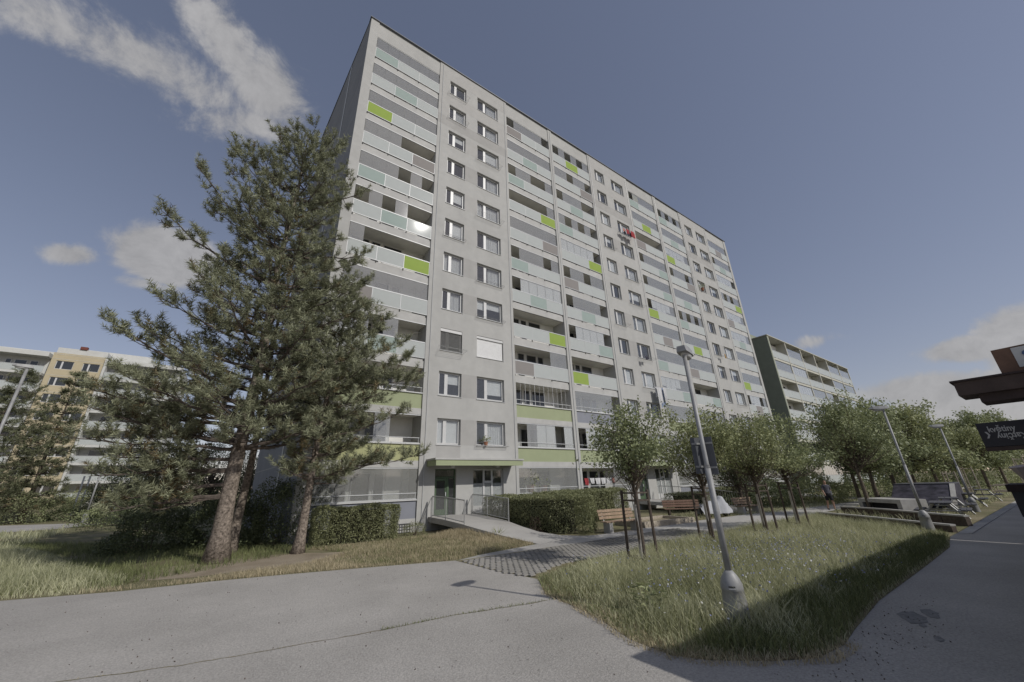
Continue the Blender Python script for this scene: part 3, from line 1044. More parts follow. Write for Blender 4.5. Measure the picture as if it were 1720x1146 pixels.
def lateral_axes(bx, by):
    d = np.array([bx-CAM[0], by-CAM[1]])
    d /= np.linalg.norm(d)
    return d, np.array([d[1], -d[0]])        # away from the camera, to the right
def px_profile(bx, by, pts):
    """outline points of the photograph brought to the upright plane through the tree's foot"""
    d, e = lateral_axes(bx, by)
    n = np.array([d[0], d[1], 0])
    p0 = np.array([bx, by, 0])
    out = []
    for px, py in pts:
        r = ray(px, py)
        t = ((p0-CAM)@n)/(r@n)
        q = CAM+t*r
        out.append(((q[:2]-p0[:2])@e, q[2]))
    out.sort(key=lambda s: s[1])
    return np.array(out)

def pine(name, base, H, left, right, r0, label, seed, zmin=3.0, n_limb=70, matname='needles', nl=.19, nw=.024, n_per=24, lean=(0, 0), shoot_gap=.125, dry=.10, depthk=.75, group=None, barkm='bark_pine', extra=(), droop=0.0, sub_len=1.0):
    rng = np.random.default_rng(seed)
    rd = random.Random(seed)
    root = empty(name, (base[0], base[1], 0), label, 'tree', group)
    PL, PR = px_profile(*base, left), px_profile(*base, right)
    d, e = lateral_axes(*base)
    def RL(z): return max(.25, -np.interp(z, PL[:, 1], PL[:, 0]))
    def RR(z): return max(.25, np.interp(z, PR[:, 1], PR[:, 0]))
    def axis(z):
        return np.array([lean[0]*z/H+.05*sin(z*.7+seed), lean[1]*z/H+.05*cos(z*.6+seed), z])
    tr = MB()
    zs = np.linspace(-.05, H*.985, 22)
    rad = [r0*(1-.93*(max(z, 0)/H)**.85)*(1+.55*math.exp(-max(z, 0)/.35)) for z in zs]
    tr.tube([axis(z) for z in zs], rad, 10)
    tr.build('trunk', barkm, root, smooth=True)
    wood = MB()
    O, A, LN, BR = [], [], [], []
    def shoots_along(p0, p1, gap):
        v = p1-p0
        ln = np.linalg.norm(v)
        u = v/(ln+1e-9)
        k = max(1, int(ln/gap))
        for i in range(k+1):
            t = .25+.75*i/k
            if rng.uniform() < .12:
                continue
            q = p0+v*t
            side = rng.normal(size=3)
            side[2] = abs(side[2])*.8+.15
            ax = unit(u*(.9 if i == k else .55)+side*.42+np.array([0, 0, .35-droop]))
            O.append(q)
            A.append(ax)
            LN.append(rd.uniform(.28, .52))
            BR.append(q[2])
    def limb(z0, az, Lh, rise, thick):
        p0 = axis(z0)
        h = d*sin(az)+e*cos(az)
        dirv = np.array([h[0], h[1], 0])
        sidev = np.array([-h[1], h[0], 0])
        wob = rd.uniform(-.18, .18)
        pts = []
        m = 7
        for i in range(m+1):
            t = i/m
            q = p0+dirv*Lh*t+sidev*Lh*wob*t*t+np.array([0, 0, rise*t**1.6-droop*Lh*.25*sin(t*pi)])
            pts.append(q+rng.normal(size=3)*.03*Lh*.25)
        wood.tube(pts, [thick*(1-.85*i/m) for i in range(m+1)], 5, caps=False)
        ln = Lh
        k = max(3, int(ln/.30))
        for i in range(k):
            t = .22+.78*(i+rd.random()*.6)/k
            if t > 1: t = 1
            f = t*m
            i0 = min(int(f), m-1)
            q = pts[i0]+(pts[i0+1]-pts[i0])*(f-i0)
            s = 1 if (i % 2) else -1
            sl = sub_len*rd.uniform(.45, 1.0)*min(1.15, .35+.30*ln)*(1.12-.55*t)
            dv = unit(dirv*.65+sidev*s*rd.uniform(.4, 1.1)+np.array([0, 0, rd.uniform(.05, .55)-droop*.6]))
            q1 = q+dv*sl
            mid = q+dv*sl*.5+np.array([0, 0, -.04])
            wood.tube([q, mid, q1], [thick*.28, thick*.2, .006], 4, caps=False)
            shoots_along(mid, q1, shoot_gap)
            if rd.random() < .6:
                dv2 = unit(dv+rng.normal(size=3)*.6)
                q2 = mid+dv2*sl*.55
                wood.tube([mid, q2], [thick*.14, .005], 3, caps=False)
                shoots_along(mid, q2, shoot_gap)
        shoots_along(pts[-2], pts[-1], shoot_gap)
    ga = 2.39996
    for i in range(n_limb):
        per = 7
        nw_ = max(1, n_limb//per)
        t = (i//per+.5)/nw_
        z0 = zmin+(H*.965-zmin)*t**1.02+rd.uniform(-.16, .16)
        az = (i % per)*2*pi/per+(i//per)*1.9+rd.uniform(-.35, .35)
        c = cos(az)
        up = .12+.55*(z0/H)
        zt = z0
        for _ in range(3):
            R = RR(zt) if c > 0 else RL(zt)
            Ravg = (RR(zt)+RL(zt))*.5
            w = abs(c)**1.2
            Lh = (R*w+Ravg*depthk*(1-w))
            zt = min(z0+Lh*up, H*.995)
        Lh *= rd.choice((.45, .62, .8, .92, 1.0, 1.04))
        limb(z0, az, Lh, Lh*up, r0*(.10+.20*(1-t)))
    for px, py, zf in extra:               # single long limbs that stand out of the outline
        q = px_profile(*base, [(px, py)])[0]
        L_ = abs(q[0])
        limb(q[1]-L_*zf, 0.0 if q[0] > 0 else pi, L_, L_*zf, r0*.26)
    tag(wood.build('branches', 'bark_branch', root), kind='stuff')
    O = np.array(O)
    A = np.array(A)
    LN = np.array(LN)
    BR = np.array(BR)
    isdry = rng.uniform(size=len(O)) < dry*np.clip(1.8-2.2*BR/H, .15, 2)
    me = needle_mesh('needles', O[~isdry], A[~isdry], LN[~isdry], matname, rng, n_per, nl, nw)
    link('needles', me, root)
    if isdry.sum() > 5:
        link('dry_needles', needle_mesh('dry_needles', O[isdry], A[isdry], LN[isdry], 'needles_dry', rng, int(n_per*.7), nl, nw), root)
    return root

def leafy_tree(name, base, H, crown, label, seed, r0=.06, n_clump=120, per=55, size=.085, matname='leaf', stem=1.6, group=None, barkm='bark', spread=.26, lean=(0, 0), hollow=.35):
    """crown: list of (dx, dy, z, rx, ry, rz) lobes in metres from the foot"""
    rng = np.random.default_rng(seed)
    root = empty(name, (base[0], base[1], 0), label, 'tree', group)
    top = np.array([lean[0], lean[1], stem])
    wood = MB()
    tr = MB()
    ks = np.linspace(0, 1, 6)
    tr.tube([np.array([lean[0]*t+.03*sin(5*t+seed), lean[1]*t, -.05+(stem+.05)*t]) for t in ks]+[np.array([lean[0]*1.1, lean[1]*1.1, stem+(H-stem)*.45])],
            [r0*(1.25-.45*t) for t in ks]+[r0*.35], 8)
    tr.build('trunk', barkm, root, smooth=True)
    rx = max(abs(c[0])+c[3] for c in crown)
    zl, zh = min(c[2]-c[5] for c in crown), max(c[2]+c[5] for c in crown)
    spr = []
    for i in range(9):                      # loose sprays that break the outline
        a = rng.uniform(0, 2*pi)
        zz = rng.uniform(.15, 1.0)
        k_ = rx*rng.uniform(.55, 1.05)*(1.1-.55*zz)
        spr.append((k_*cos(a), k_*sin(a), zl+(zh-zl)*zz*1.03, rx*.32, rx*.32, rx*.16))
    crown = [(c[0], c[1], c[2], c[3]*.86, c[4]*.86, c[5]*.9) for c in crown]+spr
    vol = np.array([c[3]*c[4]*c[5] for c in crown])**.75
    P = []
    for i in range(n_clump):
        c = crown[rng.choice(len(crown), p=vol/vol.sum())]
        u = unit(rng.normal(size=3))
        r = rng.uniform(hollow, 1.0)**.55*rng.uniform(.8, 1.14)
        q = np.array([c[0], c[1], c[2]])+u*r*np.array(c[3:6])
        if rng.uniform() < .6:
            mid = top*.5+q*.5+np.array([0, 0, -.08])
            s0 = top+np.array([0, 0, rng.uniform(-.15, max(.05, (H-stem)*.35))])
            wood.tube([s0, mid, q], [r0*.30, r0*.18, .004], 4, caps=False)
        k = int(per*rng.choice((.35, .6, .9, 1.3)))
        ax = unit(np.array([q[0]-top[0], q[1]-top[1], (q[2]-stem)*.8]))
        along = rng.uniform(-1.0, .9, (k, 1))*spread*1.5
        P.append(q+ax*along+rng.normal(size=(k, 3))*spread*np.array([.62, .62, .5]))
    wood.build('branches', barkm, root)
    link('crown', leaf_mesh('crown', np.concatenate(P), size, matname, rng, .4), root)
    return root
def shrub(name, base, r, label, seed, n=1500, size=.05, matname='hedge_leaf', cat='shrub', group=None, shell=.55):
    rng = np.random.default_rng(seed)
    root = empty(name, (base[0], base[1], 0), label, cat, group)
    u = unit(rng.normal(size=(n, 3)))
    u[:, 2] = np.abs(u[:, 2])*1.0
    rr = rng.uniform(shell, 1.0, (n, 1))**.5
    lump = 1+.14*np.sin(u[:, :1]*7+seed)*np.cos(u[:, 1:2]*6+seed*2)+.10*np.sin(u[:, 2:3]*9+seed)
    P = u*rr*lump*np.array(r)+np.array([0, 0, .02])
    stems = MB()
    for i in range(9):
        q = P[rng.integers(n)]
        stems.tube([(q[0]*.15, q[1]*.15, -.03), q*.55, q*.92], [.018, .012, .004], 4, caps=False)
    stems.build('stems', 'bark', root)
    link('foliage', leaf_mesh('foliage', P, size, matname, rng, .3), root)
    return root
def hedge(name, poly, h, label, seed, dens=900, size=.055, matname='hedge_leaf', group=None, bare=.0):
    """clipped hedge over a plan polygon: leaves in a shell, stems and shade inside"""
    rng = np.random.default_rng(seed)
    cx, cy = np.mean([q[0] for q in poly]), np.mean([q[1] for q in poly])
    root = empty(name, (cx, cy, 0), label, 'hedge', group)
    pl = [(x-cx, y-cy) for x, y in poly]
    P = []
    n = len(pl)
    def wav(p):
        return .05*np.sin(p[:, 0]*3.1+seed)+.04*np.sin(p[:, 1]*4.3+seed*2)+.03*np.sin(p[:, 0]*9+p[:, 1]*7)
    for i in range(n):
        a, b = np.array(pl[i]), np.array(pl[(i+1) % n])
        ln = np.linalg.norm(b-a)
        nrm = np.array([b[1]-a[1], a[0]-b[0]])/ln
        k = int(ln*h*dens)
        t = rng.uniform(0, 1, (k, 1))
        z = rng.uniform(0.03, h, (k, 1))
        keep = rng.uniform(size=(k, 1)) < np.clip(.25+z/h*(2.2 if bare else 6), 0, 1)
        ins = rng.uniform(-.05, .16, (k, 1))
        q = np.hstack([a+(b-a)*t-nrm*ins, z])
        q[:, :2] += nrm*wav(np.hstack([q[:, :1]+cx, z]))[:, None]
        P.append(q[keep[:, 0]])
    xs = [q[0] for q in pl]
    ys = [q[1] for q in pl]
    area = .5*abs(sum(pl[i][0]*pl[(i+1) % n][1]-pl[(i+1) % n][0]*pl[i][1] for i in range(n)))
    k = int((max(xs)-min(xs))*(max(ys)-min(ys))*dens)
    q = np.column_stack([rng.uniform(min(xs), max(xs), k), rng.uniform(min(ys), max(ys), k), h-rng.uniform(-.03, .12, k)])
    ins = np.zeros(k, bool)
    for i in range(n):
        x1, y1 = pl[i]
        x2, y2 = pl[(i+1) % n]
        c = ((y1 > q[:, 1]) != (y2 > q[:, 1])) & (q[:, 0] < (x2-x1)*(q[:, 1]-y1)/(y2-y1+1e-12)+x1)
        ins ^= c
    q = q[ins]
    q[:, 2] += wav(q+np.array([cx, cy, 0]))
    P.append(q)
    P = np.concatenate(P)
    core = MB()
    kk = .62
    sx = [((x-0)*kk, (y-0)*kk) for x, y in pl]
    cc = MB()
    rr = random.Random(seed)
    for _ in range(int(area*(5 if not bare else 9))+10):
        w = [rr.random() for _ in pl]
        s = sum(w)
        x = sum(wi*q_[0] for wi, q_ in zip(w, pl))/s*1.0
        y = sum(wi*q_[1] for wi, q_ in zip(w, pl))/s*1.0
        cc.tube([(x, y, -.03), (x+rr.uniform(-.1, .1), y+rr.uniform(-.1, .1), h*.5), (x+rr.uniform(-.25, .25), y+rr.uniform(-.25, .25), h*.93)], [.016, .011, .004], 4, caps=False)
    cc.build('stems', 'bark', root)
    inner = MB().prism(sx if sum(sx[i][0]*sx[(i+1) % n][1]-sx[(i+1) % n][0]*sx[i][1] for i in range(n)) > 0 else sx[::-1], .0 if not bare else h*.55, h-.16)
    inner.build('shade_core', 'hedge_shade', root)  # near-black solid block painting the shade between the stems
    link('foliage', leaf_mesh('foliage', P, size, matname, rng, .2), root)
    return root
def in_poly(P, poly):
    ins = np.zeros(len(P), bool)
    n = len(poly)
    for i in range(n):
        x1, y1 = poly[i]
        x2, y2 = poly[(i+1) % n]
        c = ((y1 > P[:, 1]) != (y2 > P[:, 1])) & (P[:, 0] < (x2-x1)*(P[:, 1]-y1)/(y2-y1+1e-12)+x1)
        ins ^= c
    return ins
def vnoise(P, s, seed=0):
    a = np.sin(P[:, 0]*s*1.3+seed)*np.cos(P[:, 1]*s*1.1-seed*.7)+np.sin(P[:, 0]*s*2.7+P[:, 1]*s*1.9+seed*1.3)*.6+np.cos(P[:, 1]*s*4.1-P[:, 0]*s*3.3+seed)*.4
    return a/2.0
def blades(name, poly, dens, h, width, matname, label, cat, seed, lean=.35, patch=.0, pscale=.8, wind=(-.10, .03), near_boost=0.0, avoid=(), edge=0.0, zf=None):
    """many grass blades as slim bent strips (two faces each)"""
    rng = np.random.default_rng(seed)
    xs = [q[0] for q in poly]
    ys = [q[1] for q in poly]
    A_ = (max(xs)-min(xs))*(max(ys)-min(ys))
    n = int(A_*dens)
    P = np.column_stack([rng.uniform(min(xs), max(xs), n), rng.uniform(min(ys), max(ys), n)])
    P = P[in_poly(P, poly)]
    if near_boost:
        dist = np.hypot(P[:, 0]-CAM[0], P[:, 1]-CAM[1])
        P = P[rng.uniform(size=len(P)) < np.clip(near_boost/dist, .30, 1)]
    if patch:
        v = vnoise(P, pscale, seed)
        P = P[rng.uniform(size=len(P)) < np.clip(.75+v*patch, .05, 1)]
    for cx, cy, r in avoid:
        P = P[(P[:, 0]-cx)**2+(P[:, 1]-cy)**2 > r*r]
    n = len(P)
    hh = rng.uniform(h[0], h[1], n)*np.clip(1+.35*vnoise(P, .9, seed+3), .5, 1.5)
    if edge:
        dm = np.full(n, 9.0)
        for i in range(len(poly)):
            a_, b_ = np.array(poly[i]), np.array(poly[(i+1) % len(poly)])
            ab = b_-a_
            t_ = np.clip(((P-a_)@ab)/(ab@ab+1e-9), 0, 1)[:, None]
            dm = np.minimum(dm, np.linalg.norm(P-(a_+ab*t_), axis=1))
        dm = dm*(1+.6*vnoise(P, 2.1, seed+9))
        hh *= np.clip(.22+.78*dm/edge, .2, 1)
    a = rng.uniform(0, 2*pi, n)
    side = np.column_stack([np.cos(a), np.sin(a), np.zeros(n)])
    b = rng.uniform(0, 2*pi, n)
    ln = rng.uniform(.05, lean, n)*hh
    off = np.column_stack([np.cos(b)*ln+wind[0]*hh, np.sin(b)*ln+wind[1]*hh, np.zeros(n)])
    p0 = np.column_stack([P, np.full(n, .0) if zf is None else zf(P)])
    up = np.array([0, 0, 1.0])
    p1 = p0+off*.35+up*(hh*.55)[:, None]
    p2 = p0+off*1.0+up*(hh*rng.uniform(.9, 1.0, n))[:, None]
    w = width*rng.uniform(.6, 1.3, n)[:, None]
    v1 = np.stack([p0-side*w*.5, p0+side*w*.5, p1+side*w*.42, p1-side*w*.42], 1)
    v2 = np.stack([p1-side*w*.42, p1+side*w*.42, p2+side*w*.16, p2-side*w*.16], 1)
    V = np.stack([v1, v2], 1).reshape(-1, 4, 3)
    # weld the two strips of a blade so that each blade is one island
    n2 = n
    co = np.concatenate([v1, v2[:, 2:]], 1).reshape(-1, 3)
    me = bpy.data.meshes.new(name)
    me.vertices.add(n2*6)
    me.vertices.foreach_set('co', co.reshape(-1).astype(np.float32))
    base = np.arange(n2)[:, None]*6
    loops = (base+np.array([[0, 1, 2, 3, 3, 2, 4, 5]])).reshape(-1).astype(np.int32)
    me.loops.add(n2*8)
    me.loops.foreach_set('vertex_index', loops)
    me.polygons.add(n2*2)
    me.polygons.foreach_set('loop_start', np.arange(0, n2*8, 4, dtype=np.int32))
    me.polygons.foreach_set('loop_total', np.full(n2*2, 4, dtype=np.int32))
    me.update(calc_edges=True)
    me.materials.append(M[matname])
    return tag(link(name, me), label, cat, kind='stuff')

# ------------------------------------------------------------------ pines by the gable
pine('pine_tree', (-2.33, -3.0), 19.0,
     [(150, 860), (150, 800), (158, 735), (165, 690), (170, 640), (205, 600), (260, 560), (262, 500), (345, 470), (345, 430), (338, 385), (345, 340), (358, 300), (390, 268), (430, 250), (440, 228), (470, 207), (505, 203)],
     [(470, 860), (520, 800), (560, 740), (600, 690), (610, 640), (600, 590), (605, 540), (612, 500), (590, 450), (585, 420), (596, 380), (605, 340), (585, 300), (580, 270), (572, 245), (560, 215), (530, 203)],
     .275, 'tallest dark green pine with thick reddish trunk beside the grey gable', 3, zmin=3.3, n_limb=140, n_per=46,
     extra=((272, 345, .55), (340, 300, .7), (172, 528, .45), (230, 545, .4), (608, 330, .55), (610, 480, .35), (612, 430, .35), (160, 660, .15), (152, 740, .05), (165, 800, -.05), (200, 690, .1), (180, 770, 0), (210, 840, -.15), (260, 860, -.2), (185, 860, -.12), (300, 800, -.1), (240, 800, -.08), (225, 730, .02), (195, 620, .2)), depthk=.62, dry=.12)
pine('pine_tree', (-1.90, -1.2), 14.2,
     [(330, 860), (300, 800), (290, 720), (300, 640), (330, 560), (370, 500), (420, 440), (470, 400)],
     [(480, 860), (520, 800), (540, 720), (550, 640), (550, 560), (540, 500), (520, 440), (480, 400)],
     .17, 'slimmer pine stem standing right behind the thickest pine trunk', 5, zmin=3.4, n_limb=28, n_per=36, depthk=.7, dry=.25)
pine('pine_tree', (-.01, -3.0), 10.6,
     [(470, 880), (470, 810), (480, 760), (490, 720), (470, 660), (480, 600), (500, 560), (530, 520), (560, 490)],
     [(600, 830), (690, 800), (700, 770), (695, 735), (672, 690), (692, 640), (655, 590), (635, 555), (615, 520), (590, 480)],
     .17, 'smaller leaning pine in front of the clipped hedge', 8, zmin=2.3, n_limb=84, n_per=44, lean=(.55, 0), depthk=.8, dry=.12, extra=((698, 768, .12), (690, 632, .2), (660, 575, .3), (560, 812, .0)))

# ------------------------------------------------------------------ shade shrubs and hedges by the block
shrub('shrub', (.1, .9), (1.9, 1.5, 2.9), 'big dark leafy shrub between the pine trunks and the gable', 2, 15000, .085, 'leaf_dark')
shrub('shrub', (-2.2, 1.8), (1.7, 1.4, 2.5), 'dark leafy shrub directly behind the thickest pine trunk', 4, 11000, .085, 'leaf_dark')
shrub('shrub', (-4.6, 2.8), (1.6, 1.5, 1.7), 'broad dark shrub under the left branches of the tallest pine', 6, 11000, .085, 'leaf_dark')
hedge('clipped_hedge', [(.7, -2.0), (4.10, -1.95), (4.15, -1.0), (.7, -1.0)], 1.40, 'clipped hedge below the lowest balcony, left of the ramp', 5, 1700, .06)
shrub('shrub', (5.15, -1.15), (.62, .5, .62), 'small round clipped shrub between hedge and entrance bridge', 9, 1500, .045)
hedge('clipped_hedge', [(9.15, -.7), (9.2, -4.6), (9.5, -6.0), (10.55, -7.45), (11.5, -6.9), (11.6, -.7)], 1.50, 'large dense clipped hedge right of the entrance ramp', 8, 1300, .065)
hedge('clipped_hedge', [(11.9, -4.7), (18.4, -3.2), (18.4, -1.6), (11.9, -1.6)], 1.62, 'long clipped hedge behind the pale wooden bench', 10, 1000, .07)
hedge('clipped_hedge', [(22.6, -4.3), (26.4, -4.3), (26.4, -2.8), (22.6, -2.8)], 1.15, 'low clipped hedge beside the second entrance', 12, 500, .07)
hedge('clipped_hedge', [(28.6, -4.6), (32.4, -4.2), (32.4, -2.6), (28.6, -2.6)], 1.35, 'clipped hedge beyond the covered motorbike', 13, 450, .07)
shrub('plum_shrub', (8.95, -5.55), (.28, .4, .75), 'small dark red barberry shrub at the end of the ramp railing', 14, 500, .04, 'leaf_plum')
# agave like plant on the lawn
def strap_plant(base, n, L_, label, seed, matname='leaf', w=.03, name='strap_leaf_plant'):
    rr = random.Random(seed)
    root = empty(name, (base[0], base[1], 0), label, 'plant')
    for i in range(n):
        a = rr.uniform(0, 2*pi)
        l = L_*rr.uniform(.6, 1.1)
        el = rr.uniform(.5, 1.35)
        b = MB()
        pts = []
        for t in (0, .35, .7, 1):
            hx = l*t*cos(el)*(1+.3*t)
            hz = l*(t*sin(el)-.35*t*t*cos(el))
            pts.append((hx, hz, w*(1-t*.92)*(.7+.6*t if t < .4 else 1)))
        vs_ = []
        for hx, hz, ww in pts:
            c = np.array([cos(a)*hx, sin(a)*hx, hz])
            s = np.array([-sin(a), cos(a), 0])*ww
            vs_ += [c-s, c+s]
        b.add(vs_, [(0, 1, 3, 2), (2, 3, 5, 4), (4, 5, 7, 6)])
        b.build('leaf', matname, root)
    return root
strap_plant((7.0, -5.55), 34, .62, 'spiky strap leaved plant on the lawn beside the ramp', 3, 'leaf_bright')
def dock_plant(base, label, seed):
    rr = random.Random(seed)
    root = empty('broadleaf_weed', (base[0], base[1], 0), label, 'plant')
    for i in range(46):
        a = rr.uniform(0, 2*pi)
        z = rr.uniform(.06, .46)
        r = rr.uniform(.03, .26)*(1.1-z)
        l, w = rr.uniform(.10, .17), rr.uniform(.045, .07)
        c = np.array([cos(a)*r, sin(a)*r, z])
        d = unit(np.array([cos(a), sin(a), rr.uniform(-.25, .5)]))
        s = unit(np.cross(d, [rr.uniform(-.4, .4), rr.uniform(-.4, .4), 1]))
        u = np.cross(s, d)
        MB().add([c, c+d*l*.4+s*w*.5+u*.01, c+d*l*.4-u*.012, c+d*l*.4-s*w*.5+u*.01, c+d*l], [(0, 1, 2), (0, 2, 3), (1, 4, 2), (2, 4, 3)]).build('leaf', 'leaf_bright' if i % 3 else 'leaf', root)
    return root
dock_plant((3.5, -15.45), 'broad leaved weed at the kerbless edge of the grass bed', 4)
dock_plant((3.62, -15.25), 'smaller broad leaved weed just behind the edge weed', 9)

# ------------------------------------------------------------------ young street trees in the bed
def staked_tree(base, H, crown, tlabel, slabel, seed, n_clump, per, size=.095, matname='leaf', stakes=True, r0=.05, stem=1.7, white=True):
    t = leafy_tree('street_tree', base, H, crown, tlabel, seed, r0, n_clump, per, size, matname, stem, 'young street trees along the path', 'bark', .20)
    if stakes:
        d, e = lateral_axes(*base)
        root = empty('tree_support', (base[0], base[1], 0), slabel, 'tree stakes', 'stake frames round the young trees')
        P3 = [(-.37, .20), (.37, .18), (0.05, -.38)]
        pts = []
        for u, v in P3:
            p = e*u+d*v
            pts.append(p)
            MB().tube([(p[0], p[1], -.05), (p[0]*.93, p[1]*.93, 1.82)], .040, 7).build('stake', 'stake', root)
        for i in range(3):
            a, b_ = pts[i]*.97, pts[(i+1) % 3]*.97
            for z in (1.74, 1.55, .18):
                if z == .18 and seed % 2 == 0 and i != 2:
                    continue
                MB().tube([(a[0], a[1], z), (b_[0], b_[1], z+.01)], .022, 5).build('crossbar', 'stake', root)
        if white:
            MB().tube([(0, 0, .02), (.01, 0, 1.45)], r0*1.5, 9, caps=False).build('trunk_sleeve', 'bark_pale', root)
    return t
GA = 'young street trees along the path'
staked_tree((6.75, -12.85), 4.35, [(-.15, .1, 3.2, .92, .92, .82), (.4, .1, 3.1, .75, .75, .5), (-.1, .1, 2.45, .5, .5, .4), (.1, 0, 3.85, .5, .5, .4)],
            'first young leafy tree, nearest to the ramp', 'dark stake frame round the first young tree', 21, 150, 56, .095, 'leaf')
staked_tree((11.0, -12.4), 4.6, [(0, 0, 3.2, 1.6, 1.6, .9), (-.5, 0, 2.7, 1.35, 1.35, .55), (.3, 0, 3.9, .9, .9, .5)],
            'second young leafy tree, behind the lamp post', 'stake frame right behind the near lamp post', 22, 170, 56, .10, 'leaf_bright')
staked_tree((13.9, -12.85), 4.6, [(0, 0, 3.1, 1.55, 1.55, .85), (.3, 0, 2.65, 1.45, 1.45, .5), (-.2, 0, 3.85, .8, .8, .55)],
            'third young leafy tree, right of the lamp post', 'stake frame with low crossbars round the third tree', 23, 170, 56, .10, 'leaf_bright')
staked_tree((17.5, -12.6), 4.9, [(0, 0, 3.3, 1.6, 1.6, .95), (.3, 0, 2.75, 1.5, 1.5, .55), (-.3, 0, 4.1, .9, .9, .6)],
            'fourth young leafy tree, farthest one with stakes', 'stake frame round the fourth young tree', 24, 170, 54, .11, 'leaf')
def plain_tree(base, H, crown, label, seed, n, per, size, matname='leaf', r0=.09, stem=2.2, lean=(0, 0), group=None, barkm='bark'):
    return leafy_tree('tree', base, H, crown, label, seed, r0, n, per, size, matname, stem, group, barkm, .32, lean)
plain_tree((25.6, -13.1), 6.1, [(0, 0, 4.2, 1.7, 1.7, 1.35), (.4, 0, 3.4, 1.6, 1.6, .8), (-.2, 0, 5.2, 1.1, 1.1, .7)], 'leafy tree with slanting trunk beside the person on the path', 31, 230, 54, .13, 'leaf')
plain_tree((24.5, -7.2), 5.2, [(0, 0, 3.2, 1.5, 1.5, 1.6), (.5, .5, 2.2, 1.7, 1.6, .9), (0, 0, 4.3, .9, .9, .8)], 'dark plum leaved tree behind the third street tree', 32, 200, 54, .13, 'leaf_dark', stem=.9)
for i, (bx, by, H, m_, lab) in enumerate([(31.5, -12.2, 6.8, 'leaf', 'tree with two crossed trunks left of the concrete ramp'), (34.5, -12.6, 6.9, 'leaf', 'leafy tree right behind the concrete ramp'),
                                     (38.0, -13.0, 7.0, 'leaf_bright', 'leafy tree beyond the concrete ramp, left of the second lamp'), (37.2, -9.8, 7.6, 'leaf_dark', 'dark tree filling the gap below the far block'),
                                     (44.5, -13.2, 7.4, 'leaf', 'leafy tree just right of the second lamp head'), (50, -14.0, 6.6, 'leaf_bright', 'pale green tree behind the third lamp'),
                                     (58, -14.6, 7.6, 'leaf', 'tree with sparse top near the far end of the path'), (66, -15.2, 8.0, 'leaf', 'far tree left of the hanging flower sign'),
                                     (78, -16.0, 8.8, 'leaf_bright', 'far tree right behind the hanging flower sign'), (92, -13.0, 8.5, 'leaf', 'farthest tree at the end of the path')]):
    plain_tree((bx, by), H, [(0, 0, H*.66, H*.27, H*.27, H*.26), (.5, .2, H*.5, H*.28, H*.28, H*.15), (-.4, .2, H*.82, H*.17, H*.17, H*.15), (.3, 0, H*.36, H*.2, H*.2, H*.1)], lab, 40+i, 240, 46, .15+.0012*bx, m_, .12, H*.32, group='trees along the far path')
# dense shrubbery behind the trees
for i, (bx, by, r, m_, lab) in enumerate([(31.5, -6.2, (2.6, 1.8, 1.9), 'leaf', 'bank of mixed shrubs right behind the walking person'), (36.5, -7.2, (3.0, 2.0, 2.4), 'leaf_bright', 'light green shrub bank behind the tree trunks'),
                                     (43, -9.2, (3.4, 2.2, 2.8), 'leaf', 'shrub bank behind the concrete ramp'), (51, -11.0, (4, 2.4, 3.2), 'leaf_bright', 'tall grassy shrub bank beyond the concrete ramp'),
                                     (61, -12.6, (5, 2.6, 3.8), 'leaf', 'shrub bank below the third lamp'), (73, -13.6, (6, 3, 4.4), 'leaf_bright', 'far shrub bank left of the flower sign'),
                                     (90, -17.0, (8, 4, 5.0), 'leaf', 'far shrub bank closing the end of the path'), (27.5, -5.6, (1.6, 1.2, 1.3), 'leaf_dark', 'dark shrub in front of the third entrance')]):
    shrub('shrub', (bx, by), r, lab, 60+i, 5200 if i < 5 else 4200, .12+.0012*bx, m_, group='shrub banks behind the path')

